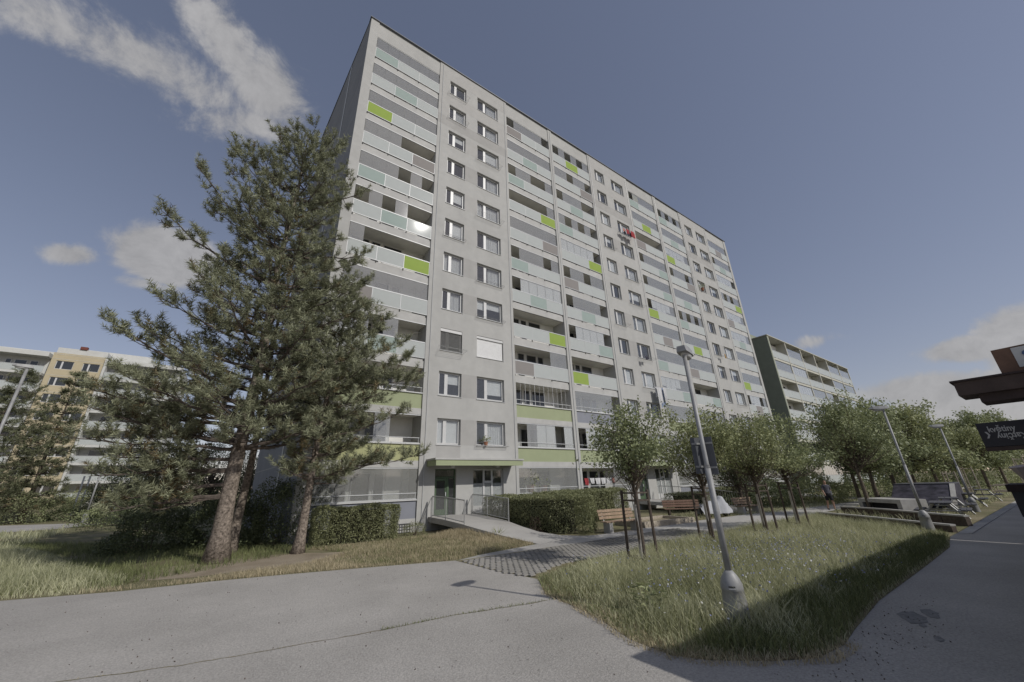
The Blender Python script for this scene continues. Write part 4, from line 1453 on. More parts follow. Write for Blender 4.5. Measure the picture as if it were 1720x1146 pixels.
# ------------------------------------------------------------------ lamp posts
def lamp_post(base, H, label, aim, sign=False, bulb=1.0, arm=.0):
    root = empty('street_lamp', (base[0], base[1], 0), label, 'street lamp', 'park lamps along the bed and path')
    k = bulb
    MB().lathe([(.185*k, -.03), (.175*k, .02*k), (.165*k, .30*k), (.152*k, .46*k), (.158*k, .465*k), (.156*k, .50*k), (.150*k, .55*k), (.125*k, .62*k), (.085*k, .68*k), (.052*k, .72*k)], 24).build('base_housing', 'galv', root, smooth=True)
    MB().tube([(0, 0, .70*k), (0, 0, H*.52)], .048*k, 14).build('pole', 'galv', root, smooth=True)
    MB().tube([(0, 0, H*.52-.02), (0, 0, H*.52+.05), (0, 0, H-.08)], [.05*k, .038*k, .036*k], 14).build('pole_upper', 'galv', root, smooth=True)
    d, e = lateral_axes(*base)
    a = np.array(aim)/np.hypot(*aim)
    pa = np.array([-a[1], a[0]])
    slot = MB()
    w = -d*.1575*k
    s = e*.045*k
    for z0, z1, m_ in ((.515, .535, 'dark_gap'), (.495, .503, 'pvc')):
        MB().add([(w[0]-s[0], w[1]-s[1], z0*k), (w[0]+s[0], w[1]+s[1], z0*k), ((w[0]+s[0])*.99, (w[1]+s[1])*.99, z1*k), ((w[0]-s[0])*.99, (w[1]-s[1])*.99, z1*k)], [(0, 1, 2, 3)]).build('inspection_slot', m_, root)
    MB().tube([(0, 0, H-.1), (0, 0, H-.02), (a[0]*.06, a[1]*.06, H+.015)], .04*k, 10).build('lamp_neck', 'galv', root)
    # head: flat tapering housing with a glass bowl below
    def P(u, v, z):
        return (a[0]*u+pa[0]*v, a[1]*u+pa[1]*v, H+z)
    hs = MB()
    prof = [(-.16, .085, -.03, .075), (-.05, .10, -.035, .095), (.15, .105, -.03, .10), (.34, .095, -.02, .085), (.46, .06, .0, .05)]
    vs_ = []
    for u, v, zl, zh in prof:
        vs_ += [P(u, -v, zl), P(u, v, zl), P(u, v*.8, zh), P(u, -v*.8, zh)]
    fs = [(0, 1, 2, 3), tuple(range(len(vs_)-4, len(vs_)))[::-1]]
    for i in range(len(prof)-1):
        for q in range(4):
            q2 = (q+1) % 4
            fs.append((i*4+q, (i+1)*4+q, (i+1)*4+q2, i*4+q2))
    hs.add(vs_, fs)
    hd = hs.build('lamp_head', 'galv', root)
    gb = MB()
    vs_ = []
    rings = [(0, 1.0), (-.045, .88), (-.075, .55)]
    n = 14
    for dz, sc in rings:
        for q in range(n):
            w_ = 2*pi*q/n
            vs_.append(P(.16+.22*sc*cos(w_), .085*sc*sin(w_), -.032+dz))
    fs = [tuple(range(2*n, 3*n))]
    for i in range(2):
        for q in range(n):
            fs.append((i*n+q, i*n+(q+1) % n, (i+1)*n+(q+1) % n, (i+1)*n+q))
    gb.add(vs_, fs)
    gb.build('lamp_bowl', 'sign_white', hd, smooth=True)
    return root
lamp_post((4.13, -16.49), 4.30, 'near grey lamp post with bulging foot in the grass bed', (.85, .25))
lamp_post((18.76, -16.27), 4.5, 'second grey lamp post, in the low planter wall', (-.6, .8))
lamp_post((29.63, -16.34), 4.4, 'third grey lamp post, beside the concrete ramp', (-.6, .8))
lamp_post((-12.56, 33.1), 8.4, 'lamp post with pale foot at the side road, half behind the pine', (-.9, -.2), bulb=1.35)
_b = on_plane(0, 700, 1, 6.0)
_h = on_plane(47, 617, 1, 6.0)
lamp_post((_h[0], 6.0), float(_h[2]), 'tall lamp at the left edge of the picture', (-.85, -.25), bulb=1.5)
# two notice boards clamped to the near lamp, seen from the back
def board(name, c, u, w, h, z, label):
    root = empty(name, (c[0], c[1], z), label, 'sign')
    u = np.array(u)/np.hypot(*u)
    nn = np.array([u[1], -u[0]])
    b = MB()
    b.extr([(-w/2, 0), (w/2, 0), (w/2, h), (-w/2, h)], lambda x, zz: (u[0]*x, u[1]*x, zz), lambda x, zz: (u[0]*x+nn[0]*.012, u[1]*x+nn[1]*.012, zz))
    b.build('plate', 'sign_back', root)
    for zz in (.10, h-.12):
        b = MB()
        b.extr([(-w/2+.01, zz), (w/2-.01, zz), (w/2-.01, zz+.03), (-w/2+.01, zz+.03)], lambda x, q: (u[0]*x+nn[0]*.012, u[1]*x+nn[1]*.012, q), lambda x, q: (u[0]*x+nn[0]*.028, u[1]*x+nn[1]*.028, q))
        b.build('clamp_rail', 'galv', root)
    return root
d_, e_ = lateral_axes(4.13, -16.49)
c1 = np.array([4.13, -16.49])-e_*.115+d_*.07
c2 = np.array([4.13, -16.49])+e_*.075+d_*.08
board('notice_board', c1, (e_[0]*.9+d_[0]*.5, e_[1]*.9+d_[1]*.5), .165, .60, 2.13, 'dark back of the left notice board on the near lamp post')
board('notice_board', c2, (e_[0]*.95-d_[0]*.35, e_[1]*.95-d_[1]*.35), .175, .62, 2.11, 'dark back of the right notice board on the near lamp post')

# ------------------------------------------------------------------ railings of the entrance bridge
def railing(pts, label, n_bal, brace=True, posts=3):
    root = empty('railing', pts[0], label, 'railing', 'railings of the entrance ramp')
    o = np.array(pts[0])
    P = [np.array(q)-o for q in pts]
    def at(t):
        f = t*(len(P)-1)
        i = min(int(f), len(P)-2)
        return P[i]+(P[i+1]-P[i])*(f-i)
    up = np.array([0, 0, 1.0])
    MB().tube([at(t)+up*1.0 for t in np.linspace(0, 1, len(P))], .026, 6).build('handrail', 'steel', root)
    MB().tube([at(t)+up*.10 for t in np.linspace(0, 1, len(P))], .020, 6).build('bottom_rail', 'steel', root)
    for i in range(posts):
        q = at(i/(posts-1))
        MB().tube([q-up*.22, q+up*1.0], .026, 6).build('post', 'steel', root)
    for i in range(1, n_bal):
        if i % (n_bal//(posts-1)) == 0:
            continue
        q = at(i/n_bal)
        MB().tube([q+up*.10, q+up*.99], .0085, 4).build('baluster', 'steel', root)
    if brace:
        q = at(0)
        MB().tube([q+up*.96+np.array([-.05, .03, 0]), q+np.array([-.42, .2, -.05])], .018, 5).build('brace', 'steel', root)
        MB().tube([q+up*.96+np.array([-.05, .03, 0]), q+np.array([-.05, .03, -.35])], .018, 5).build('brace', 'steel', root)
    return root
railing([(6.36, -.35, .645), (6.38, -1.9, .59), (6.43, -3.7, .48)], 'left grey bar railing of the first entrance bridge', 30)
railing([(8.72, -.35, .645), (8.72, -1.9, .59), (8.68, -3.9, .46)], 'right grey bar railing of the first entrance bridge', 34)
railing([(25.6, -.5, .64), (25.6, -3.9, .45), (25.6, -7.0, .05)], 'pale bar railing beside the second entrance ramp', 40, False)
railing([(42.8, -.5, .64), (42.8, -3.0, .5), (42.8, -6.0, .05)], 'bar railing in front of the third entrance', 30, False)
strip('ramp', [(23.5, .2, .66), (23.5, -3.6, .48), (23.5, -7.9, .013)], [(25.7, .2, .66), (25.7, -3.6, .48), (25.7, -7.9, .013)], 'path_concrete', thick=.24)
strip('ramp', [(40.6, .2, .66), (40.6, -3.6, .48), (40.6, -8.9, .013)], [(42.9, .2, .66), (42.9, -3.6, .48), (42.9, -8.9, .013)], 'path_concrete', thick=.24)

# ------------------------------------------------------------------ benches
def bench(base, rz, label, L_=1.8, woodm='wood', legm='concrete', box_legs=True):
    root = empty('park_bench', (base[0], base[1], 0), label, 'bench', 'benches beside the path', rz)
    for i in range(4):
        y = -.02+i*.115
        box('seat_slat', woodm, root, -L_/2, L_/2, y, y+.098, .42, .46, bevel=.006)
    for i in range(3):
        z = .52+i*.135
        y = .46+i*.045
        o = box('back_slat', woodm, root, -L_/2, L_/2, y, y+.032, z, z+.115, bevel=.006)
        o.rotation_euler = (-.25, 0, 0)
    for x in (-L_*.38, L_*.38):
        if box_legs:
            box('leg', legm, root, x-.09, x+.09, .0, .42, 0, .418)
        else:
            box('leg', legm, root, x-.04, x+.04, .0, .07, 0, .418)
            box('leg', legm, root, x-.04, x+.04, .36, .43, 0, .418)
        b = MB()
        b.add([(x-.03, .44, .40), (x+.03, .44, .40), (x+.03, .62, .90), (x-.03, .62, .90), (x-.03, .48, .40), (x+.03, .48, .40), (x+.03, .65, .90), (x-.03, .65, .90)],
              [(0, 1, 2, 3), (7, 6, 5, 4), (0, 4, 5, 1), (2, 6, 7, 3), (0, 3, 7, 4), (1, 5, 6, 2)])
        b.build('back_support', legm, root)
    return root
bench((12.0, -8.0), -.15, 'pale wooden slatted bench at the hedge corner', 2.0)
bench((19.6, -6.1), -.75, 'dark red wooden bench in front of the long hedge', 2.1, 'wood_red', 'stake', False)
bench((23.7, -8.0), -.2, 'pale wooden bench beyond the covered motorbike', 1.7)
# sand pit edged with boards
def sandpit():
    root = empty('sandpit', (15.6, -6.9, 0), 'low timber edged sand bed between the two nearer benches', 'sandpit')
    w, d = 3.6, 2.0
    for x0, x1, y0, y1 in ((-w/2, w/2, -d/2, -d/2+.12), (-w/2, w/2, d/2-.12, d/2), (-w/2, -w/2+.12, -d/2+.12, d/2-.12), (w/2-.12, w/2, -d/2+.12, d/2-.12)):
        box('edge_board', 'stake_pale', root, x0, x1, y0, y1, 0, .24, bevel=.008)
    MB().quad((-w/2+.1, -d/2+.1, .10), (w/2-.1, -d/2+.1, .10), (w/2-.1, d/2-.1, .10), (-w/2+.1, d/2-.1, .10)).build('sand', 'soil', root)
    root.rotation_euler = (0, 0, -.1)
sandpit()
# motorbike under a pale cover
def covered_bike(base, rz):
    root = empty('covered_motorbike', (base[0], base[1], 0), 'motorbike under a crumpled silver white cover behind the lamp post', 'motorbike', None, rz)
    rr = random.Random(3)
    n, m = 22, 11
    vs_ = []
    for i in range(n+1):
        t = i/n
        x = -1.0+2.0*t
        hgt = .62+.46*math.exp(-((t-.74)/.13)**2)+.22*math.exp(-((t-.40)/.22)**2)
        if t < .06 or t > .95: hgt *= .80
        wd = .22+.16*math.exp(-((t-.72)/.16)**2)+.06*math.exp(-((t-.3)/.2)**2)
        for j in range(m+1):
            a = -1+2*j/m
            z = .18+(hgt-.18)*(1-abs(a)**2.6)
            y = wd*math.copysign(min(1, abs(a)**.7), a)+(.05 if abs(a) > .8 else 0)*math.copysign(1, a)
            vs_.append((x+rr.uniform(-.015, .015), y+rr.uniform(-.03, .03), z+rr.uniform(-.02, .02)))
    fs = [(i*(m+1)+j, (i+1)*(m+1)+j, (i+1)*(m+1)+j+1, i*(m+1)+j+1) for i in range(n) for j in range(m)]
    MB().add(vs_, fs).build('cover', 'tarp', root, smooth=True)
    for x in (-.72, .74):
        b = MB()
        pr = []
        for q in range(20):
            w_ = 2*pi*q/20
            pr.append((x+.27*cos(w_), 0, .30+.27*sin(w_)))
        pr.append(pr[0])
        b.tube(pr, .055, 7, caps=False)
        wl = b.build('wheel', 'rubber', root, smooth=True)
        MB().lathe([(.03, -.05), (.09, -.03), (.09, .03), (.03, .05)], 10).build('hub', 'galv', root, (x, 0, .30)).rotation_euler = (pi/2, 0, 0)
    return root
covered_bike((20.8, -7.3), -.35)

# ------------------------------------------------------------------ low walls, concrete ramp and steel frames at the end of the bed
def wall_thing(name, pts, h, t, label, matname='concrete', cap=True, cat='wall'):
    root = empty(name, (pts[0][0], pts[0][1], 0), label, cat)
    o = np.array(pts[0])
    for i in range(len(pts)-1):
        a, b_ = np.array(pts[i])-o, np.array(pts[i+1])-o
        u = (b_-a)/np.linalg.norm(b_-a)
        nn = np.array([-u[1], u[0]])*t/2
        ext = u*t*.5 if i < len(pts)-2 else 0*u
        poly = [tuple(a-nn+u*(t/2 if i else 0)), tuple(b_-nn+ext), tuple(b_+nn+ext), tuple(a+nn+u*(t/2 if i else 0))]
        MB().prism(poly, -.05, h).build('wall_run', matname, root)
        if cap:
            k = 1.25
            poly = [tuple(a-nn*k+u*(t/2*k if i else 0)), tuple(b_-nn*k+ext*k), tuple(b_+nn*k+ext*k), tuple(a+nn*k+u*(t/2*k if i else 0))]
            MB().prism(poly, h+.002, h+.06).build('coping', 'concrete', root)
    return root
wall_thing('planter_wall', [(23.0, -11.6), (21.6, -13.6), (19.3, -16.35), (18.9, -16.9)], .20, .16, 'low concrete edge closing the far end of the grass bed', 'stake')
wall_thing('planter_wall', [(25.6, -11.9), (24.3, -13.9), (22.0, -16.2), (21.4, -17.0)], .34, .18, 'second low concrete planter edge behind the bed edge', 'stake')
wall_thing('planter_wall', [(34.0, -12.2), (60, -13.6)], .45, .25, 'long low wall behind the concrete ramp', 'stake')
def quarter_ramp():
    root = empty('concrete_ramp', (30.0, -14.5, 0), 'dark concrete skate ramp with pale end face beside the path', 'ramp')
    # sloped block with dark painted sides
    def fn(y):
        return lambda x, z: (x, y, z)
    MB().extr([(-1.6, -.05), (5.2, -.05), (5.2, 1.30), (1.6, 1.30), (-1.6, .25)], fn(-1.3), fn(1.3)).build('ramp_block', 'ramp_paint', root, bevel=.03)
    MB().extr([(-1.55, .255), (1.62, 1.31), (1.62, 1.36), (-1.55, .305)], fn(-1.32), fn(-1.12)).build('edge_coping', 'concrete', root)
    MB().extr([(1.62, 1.305), (5.2, 1.305), (5.2, 1.37), (1.62, 1.37)], fn(-1.32), fn(1.32)).build('deck_slab', 'concrete_dark', root)
    MB().box(5.202, 5.5, -1.25, 1.25, -.05, 1.15).build('end_wall', 'concrete', root)
    root.rotation_euler = (0, 0, .06)
    return root
quarter_ramp()
def arch_block():
    root = empty('concrete_arch', (25.6, -14.0, 0), 'small pale concrete arch frame left of the skate ramp', 'concrete frame')
    b = MB()
    b.box(-1.3, -1.05, -.6, .6, -.05, .62).box(1.05, 1.3, -.6, .6, -.05, .62).box(-1.3, 1.3, -.6, .6, .62, .80)
    b.build('frame', 'concrete', root)
    MB().box(-1.04, 1.04, -.1, .1, -.05, .615).build('infill', 'concrete_dark', root)
    root.rotation_euler = (0, 0, .9)
arch_block()
def picnic(base, rz, label):
    root = empty('picnic_table', (base[0], base[1], 0), label, 'table', 'dark tables and benches beside the path', rz)
    for i in range(3):
        box('table_board', 'concrete_dark', root, -.9, .9, -.36+i*.245, -.13+i*.245, .70, .745, bevel=.006)
    for s in (-1, 1):
        for i in range(2):
            y = s*.72+(i-.5)*.17
            box('seat_board', 'concrete_dark', root, -.9, .9, y-.075, y+.075, .42, .46, bevel=.006)
        for x in (-.6, .6):
            MB().tube([(x, s*.70, 0), (x, s*.25, .70)], .035, 6).build('leg', 'steel', root)
    for x in (-.6, .6):
        MB().tube([(x, -.75, .40), (x, .75, .40)], .03, 6).build('crossbar', 'steel', root)
    return root
picnic((24.2, -16.0), .1, 'nearest dark picnic table beside the drain channel')
picnic((28.4, -15.7), .15, 'dark picnic table in front of the skate ramp end')
picnic((34.5, -15.6), .1, 'dark picnic table beside the third lamp post')
picnic((41.0, -15.7), .12, 'farthest dark picnic table before the steel hoops')
for i, x in enumerate((46.5, 48.4, 50.2)):
    r = empty('bike_hoop', (x, -16.2, 0), ['nearest pale steel hoop at the far path', 'middle pale steel hoop at the far path', 'farthest pale steel hoop at the far path'][i], 'bike rack', 'steel hoops by the far path')
    MB().tube([(0, -.5, 0), (0, -.5, .85), (0, .5, .85), (0, .5, 0)], .05, 6).build('hoop', 'stake_pale', r)
    MB().tube([(0, -.5, .4), (0, .5, .4)], .035, 6).build('crossbar', 'stake_pale', r)
# drain channel along the path
dc = sheet('drain_channel', [(18.6, -17.22), (120, -17.22), (120, -16.98), (18.6, -16.98)], .014, 'concrete')
dcs = MB().box(18.6, 120, -17.32, -17.24, 0, .03).build('kerb', 'concrete')
dcs['kind'] = 'structure'
# stakes of newly planted trees farther on
def far_stakes(base, label, n=3, h=2.0):
    root = empty('tree_support', (base[0], base[1], 0), label, 'tree stakes', 'stake frames round the young trees')
    for i in range(n):
        a = 2*pi*i/n+.4
        MB().tube([(.4*cos(a), .4*sin(a), -.05), (.36*cos(a), .36*sin(a), h)], .05, 6).build('stake', 'stake_pale', root)
    for i in range(n):
        a, b_ = 2*pi*i/n+.4, 2*pi*(i+1)/n+.4
        MB().tube([(.37*cos(a), .37*sin(a), h-.15), (.37*cos(b_), .37*sin(b_), h-.15)], .035, 5).build('crossbar', 'stake_pale', root)
far_stakes((41.0, -14.4), 'pale stakes just right of the skate ramp')
far_stakes((46.0, -14.8), 'pale stake frame right of the third lamp post', 3, 2.3)
far_stakes((33.5, -13.6), 'pale stakes between the tree trunks behind the ramp', 2, 1.9)
far_stakes((58, -17.0), 'pale stakes below the hanging flower sign', 3, 3.0)
far_stakes((64, -17.6), 'farthest pale stakes below the hanging flower sign', 3, 3.2)

# ------------------------------------------------------------------ kiosk on the right, its canopy and signs, plus an added shading kiosk
def kiosk():
    root = empty('kiosk', (10.5, -22.6, 0), 'brown timber kiosk with dark flat canopy at the right edge', 'kiosk')
    o = (10.5, -22.6, 0)
    def P(name, m_, x0, x1, y0, y1, z0, z1, bevel=0):
        return box(name, m_, root, x0, x1, y0, y1, z0, z1, o, bevel)
    P('rear_wall', 'kiosk_brown', 3.9, 17.5, -24.4, -24.25, 0, 3.0)
    P('side_wall', 'kiosk_brown', 3.8, 3.95, -24.4, -21.3, 0, 3.0)
    P('side_wall', 'kiosk_brown', 17.45, 17.6, -24.4, -21.3, 0, 3.0)
    for i in range(9):                      # front: plank piers with shop windows between
        x = 3.96+i*1.68
        P('front_pier', 'kiosk_wood', x, x+.22, -21.4, -21.25, 0, 3.0)
        if i < 8:
            P('front_apron', 'kiosk_brown', x+.22, x+1.68, -21.36, -21.28, 0, .85)
            P('shop_pane', 'dark_glass', x+.24, x+1.66, -21.33, -21.31, .86, 2.55)
            P('front_lintel', 'kiosk_brown', x+.22, x+1.68, -21.37, -21.27, 2.56, 3.0)
    P('roof', 'kiosk_dark', 3.55, 17.9, -24.6, -20.27, 3.02, 3.24)
    P('roof_fascia', 'kiosk_brown', 3.50, 17.95, -20.265, -20.23, 2.98, 3.26)
    # end canopy that reaches further out, with stepped soffit
    c = MB()
    c.box(3.36, 3.80, -23.5, -19.62, 2.74, 2.87)
    cp = c.build('end_canopy', 'kiosk_brown', root, (-o[0], -o[1], 0))
    MB().box(3.42, 3.80, -23.5, -19.74, 2.66, 2.738).build('soffit_step', 'kiosk_dark', root, (-o[0], -o[1], 0))
    MB().box(3.47, 3.80, -23.5, -20.0, 2.62, 2.658).build('soffit_step', 'kiosk_dark', root, (-o[0], -o[1], 0))
    MB().box(3.34, 3.82, -23.5, -19.60, 2.872, 2.89).build('canopy_flashing', 'kiosk_dark', root, (-o[0], -o[1], 0))
    MB().box(3.55, 3.75, -20.35, -20.15, 0, 2.62).build('corner_post', 'kiosk_wood', root, (-o[0], -o[1], 0))
    return root
kiosk()
def shade_kiosk():  # added out of view so that its eave shades the far path
    root = empty('kiosk', (29, -22.6, 0), 'added unseen low brown timber kiosk that shades the far path', 'kiosk')
    o = (29, -22.6, 0)
    box('rear_wall', 'kiosk_brown', root, 19, 39, -24.4, -24.25, 0, 2.7, o)
    box('side_wall', 'kiosk_brown', root, 18.9, 19.05, -24.4, -21.4, 0, 2.7, o)
    box('side_wall', 'kiosk_brown', root, 38.95, 39.1, -24.4, -21.4, 0, 2.7, o)
    for i in range(13):
        x = 19.06+i*1.645
        box('front_pier', 'kiosk_wood', root, x, x+.2, -21.5, -21.36, 0, 2.7, o)
        if i < 12:
            box('front_apron', 'kiosk_brown', root, x+.2, x+1.645, -21.47, -21.39, 0, .8, o)
            box('shop_pane', 'dark_glass', root, x+.21, x+1.635, -21.44, -21.42, .81, 2.3, o)
            box('front_lintel', 'kiosk_brown', root, x+.2, x+1.645, -21.48, -21.38, 2.31, 2.7, o)
    box('roof', 'kiosk_dark', root, 17.97, 39.3, -24.6, -20.5, 2.72, 2.92, o)
    box('roof_fascia', 'kiosk_brown', root, 17.97, 39.35, -20.495, -20.46, 2.68, 2.94, o)
shade_kiosk()
def text_mesh(txt, size, matname, name, parent, mtx, depth=.004, bold=0.0):
    cu = bpy.data.curves.new(name, 'FONT')
    cu.body = txt
    cu.size = size
    cu.extrude = depth
    cu.offset = bold
    cu.resolution_u = 3
    tmp = bpy.data.objects.new('tmp_text', cu)
    COL.objects.link(tmp)
    dg = bpy.context.evaluated_depsgraph_get()
    me = bpy.data.meshes.new_from_object(tmp.evaluated_get(dg))
    bpy.data.objects.remove(tmp)
    me.name = name
    me.materials.clear()
    me.materials.append(M[matname])
    o = link(name, me, parent)
    o.matrix_local = mtx
    return o
def face_mtx(x, y, z, flip=False):
    """text plane facing -X, reading towards -Y"""
    R = Matrix(((0, 0, -1), (-1, 0, 0), (0, 1, 0)))
    if flip:
        R = R @ Matrix(((-1, 0, 0), (0, -1, 0), (0, 0, 1)))
    m_ = R.to_4x4()
    m_.translation = (x, y, z)
    return m_
def roof_sign():
    root = empty('roof_sign', (3.58, -21.2, 2.89), 'brown sign box with pale panel lettered S standing on the kiosk canopy', 'sign')
    xf = on_plane(1666, 589, 0, 3.5)
    zt = xf[2]-2.89
    MB().extr([(1.26, 0), (1.26, zt), (-2.2, zt+.10), (-2.2, 0)], lambda y, z: (-.08, y, z), lambda y, z: (.10, y, z)).build('sign_box', 'kiosk_wood', root)
    MB().extr([(1.14, .053), (1.14, zt-.012), (-2.0, zt+.06), (-2.0, .053)], lambda y, z: (-.088, y, z), lambda y, z: (-.079, y, z)).build('sign_panel', 'sign_white', root)
    text_mesh('S', .16, 'sign_blue', 'lettering', root, face_mtx(-.094, 1.095, .09), .003, .001)
    return root
roof_sign()
def flower_sign():
    X = 5.0
    a, b_ = on_plane(1637, 712, 0, X), on_plane(1654, 752, 0, X)
    y0, zt, zb = a[1], a[2]+.0, b_[2]
    root = empty('hanging_sign', (X, y0, zb), 'black hanging flower shop sign with pale lettering', 'sign')
    h = zt-zb
    box('board', 'sign_black', root, -.0, .10, -1.15, 0, 0, h, bevel=.004)
    box('board_edge', 'kiosk_brown', root, -.006, .106, -1.16, .005, -.045, -.001)
    s = h*.25
    VS = Matrix.Diagonal((1, 1.35, 1, 1))
    text_mesh('květiny', s, 'sign_text', 'lettering', root, face_mtx(-.004, -.078, h*.60) @ VS, .002, .0014)
    text_mesh('Katčiny', s, 'sign_text', 'lettering', root, face_mtx(-.004, -.100-s*3.55, h*.505, True) @ VS, .002, .0014)
    text_mesh('›', s*1.6, 'sign_text', 'lettering', root, face_mtx(-.004, -.047, h*.37) @ VS, .003, .0028)
    for y in (-.75, -1.05):
        MB().tube([(.05, y, h), (.05, y, 3.0-zb)], .012, 5).build('hanger', 'kiosk_dark', root)
    return root
flower_sign()
def stall():
    X = 11.0
    a = on_plane(1688, 814, 0, X)
    root = empty('flower_stall', (X, a[1]-.9, 0), 'dark wooden stall counter with wrapped bouquets at the right edge', 'stall')
    t = a[2]
    box('counter_top', 'kiosk_dark', root, -.1, 1.2, -.95, .9, t-.14, t)
    box('counter_front', 'sign_black', root, -.05, 1.15, -.93, .86, t-.62, t-.141)
    box('counter_base', 'kiosk_brown', root, -.03, 1.1, -.90, .80, 0, t-.621)
    for i, (y, x, m_) in enumerate(((.55, .2, 'paper'), (.30, .5, 'paper'), (.05, .25, 'leaf_plum'))):
        bq = MB()
        bq.lathe([(.05, 0), (.10, .16), (.17, .36), (.10, .37)], 9)
        q = bq.build('bouquet', m_, root, (x, y, t+.001))
        q.rotation_euler = (.12*(i-1), -.15, 0)
stall()

# ------------------------------------------------------------------ farther block with green gable
def far_block():
    X0, X1, Z1, Dp = 57.7, 93.2, 21.3, 11.0
    root = empty('apartment_building', (X0, 0, 0), 'farther apartment block with dark green gable and glazed loggias', 'building')
    MB().box(0, .35, .0, Dp, -.1, Z1).build('gable_wall', 'green_gable', root)
    MB().box(.1, X1-X0, 1.3, Dp, -.1, Z1-.3).build('core_wall', 'loggia_wall', root)
    MB().box(-.1, X1-X0, -.10, Dp, Z1, Z1+.12).build('roof', 'beige_frame', root)
    MB().box(-.1, 4.0, 2.2, Dp, Z1+.121, Z1+1.0).build('roof_structure', 'green_gable', root)
    n = 6
    bw = (X1-X0-.36)/n
    for i in range(n+1):
        x = .351+i*bw
        MB().box(x-.12 if i else x, x+.12, .0, 1.3, -.1, Z1-.001).build('pier', 'beige_frame', root)
    rr = random.Random(4)
    pm = MB().box(0, bw/4-.09, 0, .03, 0, 1.02).mesh('panel', 'panel_white')
    for k in range(7):
        z = .8+k*2.86
        for i in range(n):
            x = .351+i*bw+.13
            w = bw-.26
            bo = MB().box(0, w, .05, 1.3, -.25, .06).build('balcony', 'beige_frame', root, (x, 0, z))
            for q in range(4):
                link('panel', pm, bo, (.04+q*(w-.02)/4, .02, .12))
            box('rail', 'alu', bo, 0, w, .0, .06, 1.15, 1.20)
            st = rr.random()
            if st < .62:
                box('glazing', 'loggia_glass', bo, .02, w-.02, .07, .08, 1.21, 2.50)
                if st < .2:
                    for q in range(6):
                        box('sun_blind', 'blind', bo, .05+q*w/6.2, .05+q*w/6.2+w/7.2, .10, .11, 1.23, 2.45)
            elif st < .8:
                box('glazing', 'loggia_glass', bo, .02, w*.55, .07, .08, 1.21, 2.50)
            for (p, q_) in ((.6, 1.7), (2.1, 2.8), (3.2, 4.6)):
                box('loggia_window', 'dark_glass', bo, p, q_, 1.26, 1.295, .9, 2.2)
    return root
far_block()

# ------------------------------------------------------------------ white and yellow block on the left
def left_block():
    Y = 71.0
    ZB = 2.4
    root = empty('apartment_building', (-24, Y, ZB), 'white apartment block with ochre stair strip on the left', 'building')
    def X(px, py):
        return on_plane(px, py, 1, Y)[0]+24
    xa = X(165, 640)       # corner ochre strip / right balconies (grey edge)
    xo0 = X(88, 600)       # left edge of the ochre strip
    xr = X(300, 640)
    top = on_plane(80, 596, 1, Y)[2]-ZB
    fh = 2.76
    nf = 8
    z0 = top-nf*fh-.35
    MB().box(-40, xo0, 1.4, 12, -2.4, top+.9).build('core_wall', 'white_wall', root)
    MB().box(xa, xr, 1.4, 12, -2.4, top+.7).build('core_wall', 'white_wall', root)
    MB().box(xo0+.1, xa-.1, .5, 12, -2.4, top+1.6).build('stair_core', 'white_wall', root)
    # ochre strip with two window columns
    holes = []
    w = xa-xo0
    cols = ((xo0+w*.10, xo0+w*.43), (xo0+w*.60, xo0+w*.93))
    for k in range(nf):
        for c in cols:
            holes.append((c[0], c[1], z0+k*fh+.95, z0+k*fh+2.35))
    holed_wall('ochre_wall', 'yellow_wall', xo0, xa, -2.4, top+.55, holes, 0, .25, root)
    for a, c, d, e in holes:
        m_ = MB()
        W_, H_ = c-a, e-d
        m_.box(0, W_, 0, .08, 0, .08).box(0, W_, 0, .08, H_-.08, H_).box(0, .08, 0, .08, .08, H_-.08).box(W_-.08, W_, 0, .08, .08, H_-.08).box(W_*.30, W_*.40, 0, .08, .08, H_-.08)
        f = m_.build('window', 'pvc', root, (a, .12, d))
        box('pane', 'dark_glass', f, .08, W_-.08, .05, .06, .08, H_-.08)
    for k in range(nf+1):
        MB().box(xo0+w*.02, xa-w*.02, -.02, -.002, z0+k*fh+2.62 if k < nf else top+.3, z0+k*fh+2.66 if k < nf else top+.34).build('joint', 'white_wall', root)
    # side strips with loggias
    for (p, q) in ((xa+.35, xr), (xo0-9.0, xo0-.35), (xo0-18.4, xo0-9.4)):
        for k in range(-1, nf):
            z = z0+k*fh
            if k == -1 and p < xa:
                continue
            bo = MB().box(0, q-p, .0, 1.4, -.3, .05).build('balcony', 'white_wall', root, (p, -.3, z))
            if k >= 0:
                box('parapet', 'panel_white', bo, .05, q-p-.05, .02, .08, .10, 1.05)
                box('rail', 'alu', bo, 0, q-p, .0, .10, 1.07, 1.13)
                for (u, v) in ((.12, .3), (.45, .53), (.56, .72), (.75, .86)):
                    f = box('loggia_window', 'pvc', bo, u*(q-p), v*(q-p), 1.6, 1.66, .95, 2.2)
                    box('pane', 'dark_glass', f, -(v-u)*(q-p)/2+.1, (v-u)*(q-p)/2-.1, -.045, -.032, .1, 1.15)
        MB().box(p-.32, p-.002, -.35, 1.4, -2.4, top+.2).build('pier', 'white_wall', root)
        MB().box(p-.32, q, -.4, 1.4, top-.35, top+.35).build('cornice', 'white_wall', root)
    # recessed dark passage below the right strip
    MB().box(xa+.4, xr, .9, 1.38, -2.3, z0-fh+2.0).build('passage', 'concrete_dark', root)
    box('passage_lintel', 'red_trim', root, xa+.36, xr, -.33, .2, z0-.66, z0-.305)
    box('stair_hut', 'white_wall', root, xo0+w*.35, xa+5, 4, 9, top+.95, top+2.6)
    box('vent', 'red_trim', root, xo0+w*.42, xo0+w*.56, .3, .9, top+1.62, top+2.1)
    return root
left_block()
